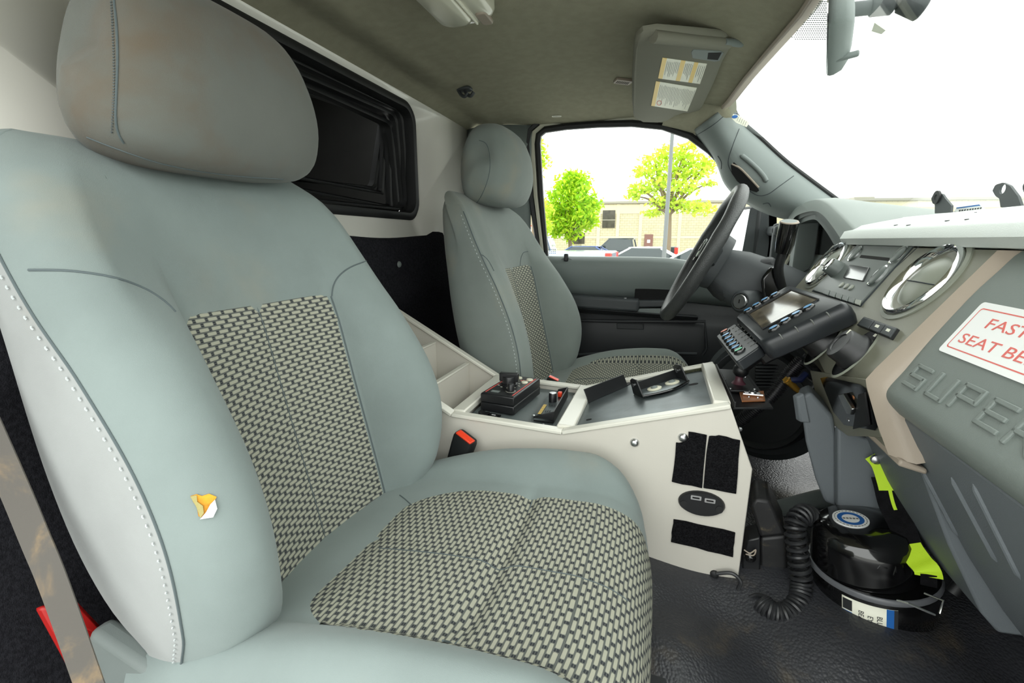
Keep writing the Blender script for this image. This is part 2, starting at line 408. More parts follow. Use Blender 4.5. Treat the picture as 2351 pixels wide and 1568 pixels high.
MB().prism(q, (0, .01, 0)).build('handle_bezel', 'chrome', door)
q = [HY(a, b, DY-.034) for a, b in ((1458, 662), (1548, 660), (1545, 690), (1456, 690))]
MB().prism(q, (0, .01, 0)).build('latch_recess', 'void_black', door, bevel=.003)
q = [HY(a, b, DY-.052) for a, b in ((1416, 742), (1478, 744), (1478, 757), (1416, 755))]
MB().prism(q, (0, .004, 0)).build('pocket_badge', 'trim_darker', door, bevel=.002)
MB().tube([HY(a, b, DY-.056) for a, b in ((1312, 735), (1420, 737), (1618, 738), (1622, 800), (1612, 815))], .006, 6).build('pocket_edge', 'trim_darker', door)
MB().tube([HY(a, b, DY-.054) for a, b in ((1312, 815), (1420, 808), (1600, 812))], .005, 6).build('pocket_lip', 'trim_dark', door)
# lock plunger in its dished plate
p = HY(1301, 597, DY-.04)
MB(FR(p, (1, 0, 0), (0, 0, 1))).prism2([(-.028, -.010), (.028, -.010), (.022, .004), (.008, .010), (-.008, .010), (-.022, .004)], 0, .004).build('lock_plate', 'trim_grey', door, bevel=.002)
MB().box(p+V((0, -.012, .010)), (.017, .012, .030)).build('lock_plunger', 'black_plastic', door, bevel=.004)
# glass etching mark low in the corner of the pane
mk = MB()
for r in range(3):
    for c in range(4): mk.box(HY(1262+c*4.2, 573+r*4, DY+.001), (.005, .0006, .0025))
mk.build('etched_mark', 'ink_blue', door)
# sill beneath the door
struct(MB().box((-.05, 1.91, .16), (1.3, .12, .2)).build('wall_sill', 'trim_darker', bevel=.01))
# ------------------------------------------------------------------ windscreen
def ws(u, y):
    xt = hdr_x(min(y, 1.86))+.005; zt = ceil_z(xt, min(y, 1.86))-.012
    e = abs(y-1.03)/.85; xb = .86-.30*e**2.2; zb = .945+.05*e**2
    x = xt+(xb-xt)*u; z = zt+(zb-zt)*u + .018*math.sin(PI*u); return V((x, y, z))
rows = [[ws(i/12, .16+1.72*j/24) for i in range(13)] for j in range(25)]
wsr = struct(MB().grid(rows).build('window_1', 'clear_glass'))
# ------------------------------------------------------------------ seat fabrics
def fabric(name, col, stain=None, sc=3.0, lo=.55, hi=.8):
    m = bpy.data.materials.new(name); m.use_nodes = True; t = m.node_tree; b = t.nodes['Principled BSDF']; MATS[name] = m
    co = nd(t, 'ShaderNodeTexCoord').outputs['Object']
    f = noise(t, co, 7, 4); c = mixc(t, ramp(t, f, .25, .75), tuple(x*.93 for x in col), tuple(x*1.08 for x in col))
    if stain: c = mixc(t, mth(t, 'MULTIPLY', ramp(t, noise(t, co, sc, 5, .55, .3), lo, hi), .7), c, stain)
    t.links.new(c, b.inputs['Base Color'])
    w = noise(t, co, 1400, 1); bn = nd(t, 'ShaderNodeBump'); bn.inputs['Strength'].default_value = .3; bn.inputs['Distance'].default_value = .0008
    wr = noise(t, co, 26, 3); h = mth(t, 'ADD', w, mth(t, 'MULTIPLY', wr, 3.0)); t.links.new(h, bn.inputs['Height']); t.links.new(bn.outputs[0], b.inputs['Normal'])
    b.inputs['Roughness'].default_value = .92; b.inputs['Specular IOR Level'].default_value = .15
    b.inputs['Sheen Weight'].default_value = .15; b.inputs['Sheen Roughness'].default_value = .5
fabric('seat_cloth', S(126, 137, 135), S(150, 142, 124), 2.6)
fabric('headrest_cloth', S(104, 107, 102), S(104, 88, 70), 4.5, .52, .75)
fabric('driver_cloth', S(124, 132, 128), S(146, 140, 122), 3.5)
mat('bleached_cloth', S(176, 178, 176), .95, bump=.3, bscale=1400, bdist=.0008, spec=.1, var=.06, vscale=9, dirt=S(186, 170, 140))
fabric('side_cloth', S(150, 153, 152), S(160, 146, 122), 3.0, .55, .8)  # paler than seat_cloth: daylight on the door side, with fading, put into the colour
mat('stitch', S(190, 196, 196), .8)
mat('seat_seam', S(88, 98, 100), .85)
mat('stitch_dark', S(92, 98, 98), .8)
mat('foam_orange', S(206, 142, 40), .9, bump=.6, bscale=300, var=.3, vscale=60)
mat('foam_olive', S(160, 150, 96), .9, bump=.6, bscale=300)
def woven():
    m = bpy.data.materials.new('woven_insert'); m.use_nodes = True; t = m.node_tree; b = t.nodes['Principled BSDF']; MATS['woven_insert'] = m
    uv = nd(t, 'ShaderNodeTexCoord').outputs['UV']; sp = nd(t, 'ShaderNodeSeparateXYZ'); t.links.new(uv, sp.inputs[0])
    u = mth(t, 'DIVIDE', sp.outputs[0], .0222); v = mth(t, 'DIVIDE', sp.outputs[1], .0068)
    row = mth(t, 'FLOOR', v); odd = mth(t, 'MULTIPLY', mth(t, 'FRACT', mth(t, 'MULTIPLY', row, .5)), 1.0)
    fu = mth(t, 'ABSOLUTE', mth(t, 'SUBTRACT', mth(t, 'FRACT', mth(t, 'ADD', u, odd)), .5))      # 0 centre of pill .. .5 ends
    fv = mth(t, 'ABSOLUTE', mth(t, 'SUBTRACT', mth(t, 'FRACT', v), .5))
    # rounded pill
    ax = mth(t, 'MAXIMUM', mth(t, 'SUBTRACT', mth(t, 'MULTIPLY', fu, 3.26), .86), 0)
    d = mth(t, 'SQRT', mth(t, 'ADD', mth(t, 'POWER', ax, 2), mth(t, 'POWER', fv, 2)))
    pill = mth(t, 'SUBTRACT', 1.0, ramp(t, d, .29, .38))
    ends = mth(t, 'MULTIPLY', ramp(t, fu, .37, .41), mth(t, 'SUBTRACT', 1.0, ramp(t, mth(t, 'ABSOLUTE', mth(t, 'SUBTRACT', fv, .20)), .12, .22)))
    line = mth(t, 'SUBTRACT', 1.0, ramp(t, mth(t, 'ABSOLUTE', mth(t, 'SUBTRACT', fv, .43)), .03, .08))
    c = mixc(t, line, S(122, 124, 116), S(84, 88, 86))
    c = mixc(t, mth(t, 'MULTIPLY', ends, .92), c, S(44, 48, 54))
    c = mixc(t, pill, c, S(164, 164, 148))
    t.links.new(c, b.inputs['Base Color'])
    bn = nd(t, 'ShaderNodeBump'); bn.inputs['Strength'].default_value = .6; bn.inputs['Distance'].default_value = .0012
    rib = mth(t, 'MULTIPLY', mth(t, 'SINE', mth(t, 'MULTIPLY', u, 75.0)), .08)
    t.links.new(mth(t, 'ADD', mth(t, 'ADD', pill, rib), mth(t, 'MULTIPLY', ends, -.4)), bn.inputs['Height']); t.links.new(bn.outputs[0], b.inputs['Normal'])
    b.inputs['Roughness'].default_value = .9; b.inputs['Specular IOR Level'].default_value = .15
woven()
# ------------------------------------------------------------------ seat shape (coordinates of the passenger seat, y measured from its middle)
XF = [(.30, -.50), (.37, -.512), (.45, -.528), (.60, -.562), (.78, -.603), (.90, -.640), (.96, -.662), (1.0, -.68)]
BB = [(.30, .02), (.36, .045), (.40, .08), (.45, .115), (.55, .148), (.64, .145), (.74, .108), (.80, .078), (.86, .056), (.93, .035), (.99, .01)]
HH = [(.30, .215), (.38, .25), (.45, .266), (.55, .274), (.75, .274), (.83, .273), (.90, .266), (.95, .252), (.985, .235), (1.01, .225)]
WW = [(.30, 1), (.74, 1), (.82, .8), (.9, .35), (.96, 0)]
YB = .142
def DEP(z): return sinterp([(.30, .15), (.55, .15), (.70, .142), (.82, .122), (.92, .098), (1.0, .080)], z)
def half_section(z, bs=1.0):
    B = sinterp(BB, z)*bs; h = sinterp(HH, z); w = interp(WW, z); yb = min(YB, h*.62)
    ins = [(yb*i/8, .028*w*(i/8)**2) for i in range(9)]
    d0 = .028*w; dep = DEP(z)
    bol = smooth_path([(yb, d0, 0), (yb+.014, d0+(B-d0)*.42, 0), (h-.088, d0+(B-d0)*.84, 0), (h-.052, B, 0), (h-.018, B-.020*bs, 0), (h, B-.068*bs*bs, 0), (h+.001, B-.115*bs-.01*(1-bs), 0), (h-.004, -.47*dep, 0), (h-.02, -.77*dep, 0), (h-.05, -.92*dep, 0), (h*.45, -.99*dep, 0), (0, -dep, 0)], 4)
    out = ins + [(p.x, p.y) for p in bol[1:]]
    e = max(0, min(1, (z-.785)/.075)); e = e*e*(3-2*e)      # above the insert the bolsters melt into one smooth shoulder
    if e > 0: out = [(y, d*(1-e)+e*(B*(y/(h-.052))**2)) if k < 8+3*4+1 else (y, d) for k, (y, d) in enumerate(out)]
    return out
SEAM_I = 8+5*4          # section index of the side seam
def back_ring(z, bl=1.0):
    zz = z; xf = sinterp(XF, z); s = 1.0
    if z > .94: s = math.sqrt(max(0.0, 1-((z-.94)/.066)**2))
    if z < .36: s = .55+.45*math.sqrt(max(0, 1-((.36-z)/.062)**2))
    hs = half_section(z); xc = xf-DEP(z)*.56
    f = lambda y, d: (max(-.757, xc+(xf+d-xc)*s), y*(.86+.14*s if z > .9 else (.9+.1*s)), zz)
    right = [f(y, d) for y, d in hs]; left = [f(-y, d) for y, d in (hs if bl == 1.0 else half_section(z, bl))[1:-1]][::-1]
    return right+left
ZST = [.30+.01*i for i in range(7)]+[.37+.02*i for i in range(29)]+[.94+.066*math.sin(PI/2*i/8) for i in range(1, 9)]
CP = [(-.60, .375), (-.52, .388), (-.45, .400), (-.36, .414), (-.28, .424), (-.22, .428), (-.193, .430), (-.165, .432), (-.12, .434), (-.075, .435), (-.035, .426), (-.006, .406), (.010, .375), (.016, .335), (.012, .295), (-.006, .262), (-.03, .25)]
CB = [(-.60, .0), (-.52, .012), (-.45, .022), (-.36, .040), (-.28, .052), (-.20, .058), (-.12, .058), (-.075, .055), (-.035, .044), (0, .02), (.02, 0)]
CPs = smooth_path([(x, 0, z) for x, z in CP], 3)
def cush_pt(k, y):
    """point on the cushion top for profile index k and sideways position y (|y|<=.275)"""
    p = CPs[k]; roll = max(0, (k-27)/10); B = sinterp(CB, p.x) if k < 36 else 0
    a = abs(y); h = .275
    if a < .19: dz = .014*(a/.19)**2*min(1, B/.03)
    else:
        dz = sinterp([(.18, .014*min(1, B/.03)), (.205, .014+(B-.014)*.6), (.235, B), (.258, B-.012), (.275, B-.05)], a)
    if k < 30: dz -= .012*math.exp(-((p.x+.193)/.016)**2)*max(0, min(1, (.19-a)/.05))
    x = p.x-.032*max(0, min(1, (p.x+.25)/.2))*(a/h)**4
    return V((x, y, max(.25, p.z+dz-.03*roll*(a/h)**3*0)))
def make_seat(name, label, yc, dx, dz, cloth, hcloth, side_cloth, bl=1.0):
    O = V((dx, yc, dz)); T = Matrix.Translation(O)
    root = thing(name, label, 'seat', (dx-.30, yc, .2))
    full = MB(T).loft([back_ring(z, bl) for z in ZST], True, (True, True)); nr = len(back_ring(.5)); c0, c1 = nr-SEAM_I-16, nr-SEAM_I
    side = [fc for fc in full.f if len(fc) == 4 and all(c0 <= (i % nr) <= c1 for i in fc) and ZST[fc[0]//nr] < .955]; ss = set(side)
    bm_ = MB(); bm_.v = full.v; bm_.f = [fc for fc in full.f if fc not in ss]; back = bm_.build('backrest', cloth, root, ang=70)
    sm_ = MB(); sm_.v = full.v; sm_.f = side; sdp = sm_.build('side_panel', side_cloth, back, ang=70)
    # woven insert: a pad let into the backrest
    rows, uv = [], []; zz = [.315+.0118*i for i in range(41)]
    L = 0; prev = None
    for z in zz:
        xf = sinterp(XF, z); c = V((xf, 0, z)); L += (c-prev).length if prev else 0; prev = c
        r, ru = [], []
        for i in range(25):
            a = -1+2*i/24; y = YB*a*(1-.04*0); puff = .0035*(1-abs(a)**6)*(1-max(0, (abs(z-.55)-.2)/.04)**2 if abs(z-.55) > .2 else 1)-.0004
            z2 = z-.006*(1-a*a)*max(0, (z-.7)/.087)
            g = .002*math.exp(-(y/.004)**2)
            r.append((sinterp(XF, z2)+.028*a*a*interp(WW, z)+puff-g, y, z2)); ru.append((y, L))
        rows.append(r); uv.append(ru)
    ins = MB(T).grid(rows, uv).build('backrest_insert', 'woven_insert', root, ang=80); lab(ins, 'woven two-tone insert of the backrest')
    MB(T).tube([V(r[12])+V((.0006, 0, 0)) for r in rows], .0008, 5).build('centre_seam', 'seat_seam', ins)
    # headrest
    hp = smooth_path([(x, 0, z) for x, z in ((-.66, .974), (-.615, .976), (-.586, 1.0), (-.568, 1.06), (-.576, 1.13), (-.604, 1.185), (-.648, 1.205), (-.694, 1.188), (-.722, 1.12), (-.724, 1.04), (-.706, .982))], 4, True)
    cx_, cz_ = -.64, 1.085; rings = []
    for i in range(25):
        t = math.sin(PI/2*(-1+2*i/24)); t = -1+2*i/24; a = math.sin(t*PI/2)
        s = (1-abs(a)**5)**(1/2.6) if abs(a) < 1 else 0.0
        s = max(s, .02); bul = .016*(1-a*a)
        rings.append([(cx_+(q.x-cx_)*(.25+.75*s if s > .0 else .2)+(bul if q.x > cx_ else -.0), (.163+.012*(q.z-1.085)/.1*-1)*a, cz_+(q.z-cz_)*(.12+.88*s)) for q in hp])
    head = MB(T).loft(rings, True, (True, True)).build('headrest', hcloth, root, ang=80)
    for sy in (-.075, .075): MB(T).tube([(-.672, sy, 1.0), (-.70, sy, .94)], .005, 8).build('headrest_post', 'chrome', root)
    # cushion
    rows = []; ys = [-.275+.55*i/44 for i in range(45)]
    for k in range(len(CPs)):
        top = [cush_pt(k, y) for y in ys]; l0, l1 = top[0], top[-1]
        lo = lambda p, f, w: (p.x, p.y*w, .25+(p.z-.25)*f)
        rows.append([lo(l0, 0, .96), lo(l0, .35, 1.0), lo(l0, .75, 1.004)]+top+[lo(l1, .75, 1.004), lo(l1, .35, 1.0), lo(l1, 0, .96)])
    cush = MB(T).grid(rows).build('cushion', cloth, root, ang=80)
    # woven insert of the cushion, a little nearer to the door side
    sgc = 1 if yc < 1 else -1
    rows, uv = [], []; k0, k1 = 7, 43; L = 0; prev = None
    ks = [k0+.25*i for i in range(int((k1-k0)*4)+1)]
    for kk in ks:
        ka = int(kk); kb = min(ka+1, len(CPs)-1); f = kk-ka
        c = CPs[ka]*(1-f)+CPs[kb]*f; L += (c-prev).length if prev else 0; prev = c
        sx = max(0, min(1, (c.x+.448)/.17)); hw = .05+.138*math.sqrt(1-(1-sx)**2)
        r, ru = [], []
        for i in range(37):
            a = -1+2*i/36; y = hw*.96*a-sgc*.026; p = cush_pt(ka, y)*(1-f)+cush_pt(kb, y)*f
            n = V((1, 0, 0)) if ka > 36 else V((0, 0, 1)) if ka < 27 else V((.7, 0, .7))
            puff = .004*(1-abs(a)**6)*min(1, L/.03)-.0003
            g = .0025*math.exp(-(y/.004)**2)
            r.append(p+n*(puff-g)); ru.append((y, L))
        rows.append(r); uv.append(ru)
    ci = MB(T).grid(rows, uv).build('cushion_insert', 'woven_insert', root, ang=80); lab(ci, 'woven two-tone insert of the cushion')
    MB(T).tube([V(r[18])+V((0, 0, .0006)) for r in rows[4:100]], .0008, 5).build('centre_seam', 'seat_seam', ci)
    # side seams with stitches on both sides of the backrest
    for sg in (1, -1):
        pts = []
        for z in [.345+.01*i for i in range(61)]:
            rg = back_ring(z, bl); n = len(rg); p = rg[SEAM_I] if sg > 0 else rg[n-SEAM_I]; pts.append(T @ V(p)+V((.0005, sg*.0006, 0)))
        MB().tube(pts, .0014, 6).build('side_seam', 'seat_seam', back)
        st = MB(); dense = smooth_path(pts, 3)
        for i in range(2, len(dense)-3, 3):
            a = dense[i]+V((-.010, sg*.0022, 0)); b = dense[i+1]+V((-.010, sg*.0022, 0)); st.tube([a, (a+b)/2+V((0, sg*.0008, 0)), b], .0009, 5)
        st.build('stitching', 'stitch', back)
    # piping round the inserts
    edge = [T @ V((sinterp(XF, z)+.028*interp(WW, z)+.001, sgn, z)) for sgn, zs in ((-YB, [.33+.0155*i for i in range(30)]),) for z in zs]
    MB().tube(edge, .0016, 6).build('insert_piping', 'seat_seam', ins)
    MB().tube([V((e.x, 2*yc-e.y, e.z)) for e in edge], .0016, 6).build('insert_piping', 'seat_seam', ins)
    k_ = min(range(len(CPs)), key=lambda k: abs(CPs[k].x+.193)+(10 if CPs[k].z < .38 else 0))
    MB(T).tube([cush_pt(k_, -sgc*.026-.176+.352*i/30)+V((.002, 0, .0025)) for i in range(31)], .0012, 6).build('cross_seam', 'seat_seam', ci)
    # base: plinth and side shields
    MB(T).box((-.27, 0, .215-dz), (.46, .40, .09)).build('plinth', 'trim_darker', root, bevel=.015)
    for sg in (-1, 1):
        pr = [(-.66, .40), (-.52, .36), (-.42, .305), (-.10, .262), (-.04, .235), (-.10, .20), (-.60, .20), (-.70, .28)]
        MB(T).prism([(x, sg*.262, z-dz*.5) for x, z in pr], (0, -sg*.03, 0)).build('side_shield', 'trim_grey' if sg < 0 else 'trim_dark', root, bevel=.010, segs=3)
    return root, back, ins, head, cush, ci
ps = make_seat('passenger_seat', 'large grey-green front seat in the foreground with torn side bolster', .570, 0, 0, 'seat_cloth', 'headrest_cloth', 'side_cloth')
dsx = make_seat('driver_seat', 'grey-green driver seat beyond the console beside the side window', 1.46, .135, .012, 'driver_cloth', 'driver_cloth', 'driver_cloth', .5)
# seams drawn on the passenger seat
def seam(objs, pix, r, m, parent, name='seam', lift=.0004, k=6): 
    pts = on_path(objs, pix, lift, k)
    return MB().tube(pts, r, 6).build(name, m, parent) if len(pts) > 2 else None
R_, back, bins, head, cush, cins = ps
seam(back, [(66, 620), (160, 622), (260, 637), (330, 662), (375, 690), (402, 716)], .0013, 'seat_seam', back)
seam(back, [(762, 680), (766, 655), (780, 632), (806, 613), (845, 598)], .0013, 'seat_seam', back)
seam(head, [(262, 0), (268, 60), (270, 130), (268, 200), (266, 270), (272, 305), (284, 328)], .0013, 'seat_seam', head)
st = MB()
for i in range(46):
    a = on(head, 256+6*math.sin(i/15), 4+i*6.6, .0006); b = on(head, 256+6*math.sin(i/15), 7.2+i*6.6, .0006)
    if a and b: st.tube([a[0], b[0]], .0011, 5)
st.build('stitching', 'stitch_dark', head)
seam(head, [(200, 315), (260, 338), (360, 372), (460, 393), (560, 405), (650, 411)], .0010, 'seat_seam', head)
seam([cush, cins], [(918, 1137), (930, 1146), (945, 1160)], .0010, 'seat_seam', cush)
# torn patch on the near bolster: exposed foam with a white flap
tp = [on(back, a, b, .0006)[0] for a, b in ((438, 1138), (452, 1134), (464, 1138), (480, 1133), (497, 1140), (488, 1156), (476, 1172), (466, 1188), (456, 1184), (452, 1162), (444, 1152))]
tear = MB().prism(tp, (.0008, -.0004, 0)).build('torn_patch', 'foam_orange', back); lab(tear, 'orange foam showing through a tear')
MB().prism([on(back, a, b, .0016)[0] for a, b in ((438, 1138), (452, 1136), (454, 1150), (466, 1160), (468, 1176), (461, 1187), (452, 1162))], (.0008, -.0004, 0)).build('lining_edge', 'foam_olive', tear)
MB().prism([on(back, a, b, .003)[0] for a, b in ((484, 1156), (493, 1146), (498, 1166), (490, 1185), (462, 1189), (474, 1174))], (.001, -.0006, .0004)).build('torn_flap', 'label_white', tear)
tk_ = HZ(1498, 1540, .232); sc_ = MB(FR(tk_, (.35, 1, 0), (-1, .35, 0))).prism2(ell(.065, .026, 28), -.03, 0).build('track_cover', 'trim_darker', R_, bevel=.006)
MB(FR(tk_+V((.008, .03, .0)), (1, 0, 0), (0, 1, 0))).lathe([(.007, 0), (.006, .003), (0, .004)], n=12).build('cover_screw', 'trim_dark', sc_)
# seams of the driver seat
R2, back2, bins2, head2, cush2, cins2 = dsx
seam(head2, [(1100, 322), (1116, 330), (1124, 355), (1124, 395), (1112, 435), (1095, 465), (1078, 480)], .0010, 'seat_seam', head2)
seam(back2, [(1095, 584), (1108, 586), (1122, 600), (1134, 622)], .0012, 'seat_seam', back2)
seam(back2, [(1194, 610), (1196, 592), (1202, 580), (1212, 577)], .0012, 'seat_seam', back2)
# ------------------------------------------------------------------ white console between the seats
mat('console_white', S(204, 200, 190), .35, var=.025, vscale=5, dirt=S(196, 190, 172), stain=(.66, .85), bump=.05, bscale=300)
mat('console_trim', S(218, 216, 205), .25, dirt=S(196, 186, 160), vscale=9, stain=(.7, .9))
mat('tray_grey', S(98, 106, 106), .55, bump=.35, bscale=900, bdist=.0006)
mat('brushed_plate', S(96, 104, 106), .32, .5, var=.25, vscale=14, bump=.08, bscale=120)
mat('velcro', S(26, 26, 28), 1, bump=1, bscale=520, var=.5, vscale=420, spec=.05, bdist=.004)
mat('velcro_olive', S(74, 76, 60), 1, bump=1, bscale=520, var=.4, vscale=420, spec=.05, bdist=.004)
mat('belt_red', S(232, 66, 34), .3, coat=.4)
mat('button_cream', S(214, 212, 190), .4)
mat('rust', S(120, 84, 50), .8)
mat('copper', S(186, 124, 82), .35, .6)
YN, YF = .862, 1.172
con = thing('centre_console', 'white fibreglass console with open bins between the two seats', 'console', (-.25, 1.017, .235))
prof = [(-.735, .690), (-.412, .512), (-.170, .503), (.132, .592), (.178, .478), (.176, .236), (.02, .233), (-.735, .235)]
pn = MB().prism([(x, YN, z) for x, z in prof], (0, .012, 0)).build('side_panel', 'console_white', con, bevel=.002)
MB().prism([(x, YF-.012, z) for x, z in prof], (0, .012, 0)).build('side_panel', 'console_white', con, bevel=.002)
MB().prism([(.176, YN+.012, .236), (.178, YN+.012, .478), (.132, YN+.012, .592), (.122, YN+.012, .588), (.166, YN+.012, .475), (.164, YN+.012, .236)], (0, YF-YN-.024, 0)).build('front_panel', 'console_white', con, bevel=.002)
# capping strips along both top edges
def strip(name, pts, y0, y1, h, m='console_trim', par=con):
    for a, b in zip(pts[:-1], pts[1:]):
        a = V((a[0], 0, a[1])); b = V((b[0], 0, b[1])); d = (b-a).normalized(); n = V((-d.z, 0, d.x))
        q = [a+n*h, b+n*h, b-n*.004, a-n*.004]
        MB().prism([(p.x, y0, p.z) for p in q], (0, y1-y0, 0)).build(name, m, par, bevel=.0025)
strip('edge_cap', prof[:4], YN-.004, YN+.018, .005)
strip('edge_cap', prof[:4], YF-.018, YF+.004, .005)
# cross bars
for x, z, w in ((-.402, .513, .030), (-.166, .507, .036), (.119, .589, .030)):
    MB().box((x, (YN+YF)/2, z-.001), (w, YF-YN-.03, .016)).build('cross_bar', 'console_trim', con, bevel=.003)
MB().box((.150, (YN+YF)/2, .53), (.012, YF-YN-.02, .10), Matrix.Translation((0, 0, 0))).build('front_board', 'console_white', con, bevel=.002) if False else None
# bin dividers and floor
for x, z in ((-.50, .545), (-.60, .598), (-.70, .652)):
    MB().prism([(x-.004, YN+.012, .30), (x+.004, YN+.012, .30), (x+.004, YN+.012, z), (x-.004, YN+.012, z)], (0, YF-YN-.024, 0)).build('bin_divider', 'console_white', con, bevel=.0015)
    MB().box((x, (YN+YF)/2, z), (.014, YF-YN-.03, .006)).build('divider_cap', 'console_trim', con, bevel=.002)
MB().box((-.57, (YN+YF)/2, .36), (.32, YF-YN-.024, .008)).build('bin_floor', 'console_white', con)
MB().box((-.405, (YN+YF)/2, .43), (.008, YF-YN-.024, .15)).build('bin_divider', 'console_white', con)
# control tray and sloping plate
TZ = .499
tray = MB().prism([(-.39, YN+.014, .496), (-.182, YN+.014, .489), (-.182, YN+.014, .485), (-.39, YN+.014, .492)], (0, YF-YN-.028, 0)).build('control_tray', 'tray_grey', con)
PLA = V((-.150, 0, .507)); PLB = V((.106, 0, .584)); pdir = (PLB-PLA).normalized(); pnrm = V((-pdir.z, 0, pdir.x))
plate = MB().prism([(PLA.x, YN+.016, PLA.z-.004), (PLB.x, YN+.016, PLB.z-.004), (PLB.x, YN+.016, PLB.z-.008), (PLA.x, YN+.016, PLA.z-.008)], (0, YF-YN-.032, 0)).build('mount_plate', 'brushed_plate', con)
P0 = PLA-V((0, 0, .004))
def onplate(px, py, h=0): return HP(px, py, P0+pnrm*h, pnrm)
def ontray(px, py, h=0): return HZ(px, py, .4945+h)
for a, b, w in ((1352, 963, .006), (1592, 882, .010)):
    MB(FR(onplate(a, b, .0003), pdir, (0, 1, 0))).prism2(ell(w, w*.55, 14), -.001, .0006).build('screw_hole', 'void_black', con)
for a, b in ((1077, 936), (1150, 858), (1248, 973), (1280, 978), (1318, 910)):
    MB(Matrix.Translation(ontray(a, b))).lathe([(.0028, 0), (.0024, .0012), (0, .0016)], n=8).build('tray_screw', 'steel', con)
# dome head bolts on the near panel
for a, b in ((1457, 1016), (1568, 1004)):
    MB(FR(HY(a, b, YN), (1, 0, 0), (0, 0, 1))).lathe([(.0090, -.001), (.0088, .001), (.007, .0048), (.004, .0066), (0, .0072)], n=16).build('dome_bolt', 'steel', con)
MB(FR(HY(1697, 985, YN+.05), (0, 1, 0), (0, 0, 1))).lathe([(.005, 0), (.004, .004), (0, .006)], n=12).build('dome_bolt', 'steel', con)
# moulding where the panel meets the mat
MB().tube([(-.30, YN-.004, .236), (.02, YN-.004, .232), (.10, YN-.004, .232), (.172, YN-.004, .238)], .006, 8).build('base_moulding', 'console_trim', con)
# hook-and-loop patches stuck on the near panel
def patch(pix, label, name='hook_loop_patch', m='velcro', t=.003):
    pts = [HY(a, b, YN-.0005) for a, b in pix]
    return tag(MB().prism(pts, (0, -t, 0)).build(name, m, bevel=.0008), label, 'patch', 'black hook and loop patches')
def rag(pix, n=4, j=1.2):
    out = []
    for (a, b), (c, d) in zip(pix, pix[1:]+pix[:1]):
        for k in range(n): out.append((a+(c-a)*k/n+random.uniform(-j, j), b+(d-b)*k/n+random.uniform(-j, j)))
    return out
patch(rag([(1581, 991), (1624, 998), (1612, 1119), (1542, 1105), (1553, 1016), (1572, 1014), (1580, 1006)], 3), 'notched black hook and loop patch touching a dome bolt')
patch(rag([(1627, 1000), (1650, 999), (1700, 1010), (1689, 1133), (1614, 1118)], 3), 'black hook and loop patch right of the seam, in the upper pair')
patch(rag([(1546, 1190), (1689, 1221), (1682, 1277), (1541, 1243)], 5), 'black hook and loop strip below the oval socket plate')
tag(MB(FR(onplate(1588, 852, .0006), pdir, (0, 1, 0))).prism2(rrect(.062, .02, .002), 0, .004).build('hook_loop_patch', 'velcro_olive'), 'dusty olive hook and loop strip on the black plate', 'patch')
# oval charging socket plate
us = thing('usb_socket_plate', 'black oval plate with two charging ports on the white panel', 'socket', HY(1610, 1154, YN))
M = FR(HY(1610, 1154, YN), (1, 0, 0), (0, 0, 1)); a_, b_ = .041, .0245
MB(M).loft([[(x*k, y*k, h) for x, y in ell(a_, b_, 32)] for k, h in ((1.0, -.001), (1.0, .004), (.93, .0075), (.82, .0075))], True, (False, True)).build('body', 'black_plastic', us, ang=50)
for sx in (-1, 1): MB(M).prism2(ell(.0065, .0075, 14, sx*.031, -.004), .004, .009).build('screw_recess', 'black_rubber', us)
for px, py in ((1598, 1143), (1630, 1150)):
    pt = M.inverted() @ HY(px, py, YN-.0078); s_ = MB(M).prism2(rrect(.0185, .0085, .0012, 2, pt.x, pt.y), .0068, .0084).build('usb_port', 'chrome', us)
    MB(M).prism2(rrect(.0125, .003, .0006, 2, pt.x, pt.y), .0068, .0086).build('port_tongue', 'void_black', s_)
# ------------------------------------------------------------------ siren control head
TT = .4945
sr = thing('siren_control', 'black siren control box with large rotary knob and round cream buttons', 'control box', (-.30, .98, TT))
bx = [V((-.365, .878, 0)), V((-.278, .866, 0)), V((-.275, 1.048, 0)), V((-.360, 1.058, 0))]
c0 = HZ(1103, 944, TT); c1 = HZ(1180, 957, TT); c2 = HZ(1222, 905, TT)
ex = V((c1.x-c0.x, c1.y-c0.y, 0)); ex.normalize(); ey = V((-ex.y, ex.x, 0)); w = (V((c1.x-c0.x, c1.y-c0.y, 0))).length; l = abs((c2-c1).dot(ey))
SM = FR(c0+V((0, 0, .003)), ex, ey); SH = .042
MB(SM).prism2([(0, 0), (w, 0), (w, l), (0, l)], 0, SH*.48).build('lower_case', 'black_plastic', sr, bevel=.003)
MB(SM).loft([[(x0, y0, h) for x0, y0 in ((k, k), (w-k, k), (w-k, l-k), (k, l-k))] for k, h in ((.0005, SH*.5), (.0005, SH-.002), (.003, SH))]).build('upper_case', 'black_plastic', sr, bevel=.002)
def onbox(px, py, h=0): q = SM.inverted() @ HZ(px, py, TT+.003+SH+h); return q.x, q.y
for u in (.10, .90):
    MB(SM).box((w*u, l*.5, SH+.0003), (.0022, l*.86, .0006)).build('red_stripe', 'ink_red', sr)
kx, ky = w*.42, l*.50
kn = MB(SM).lathe([(.020, SH), (.020, SH+.004), (.017, SH+.006), (.0165, SH+.020), (.0155, SH+.022), (0, SH+.0225)], M=SM @ Matrix.Translation((kx, ky, 0)), n=20).build('rotary_knob', 'black_plastic', sr)
MB(SM @ Matrix.Translation((kx, ky, 0)) @ Matrix.Rotation(math.radians(12), 4, 'Z')).box((0, 0, SH+.020), (.046, .015, .020)).build('knob_grip', 'black_plastic', kn, bevel=.002)
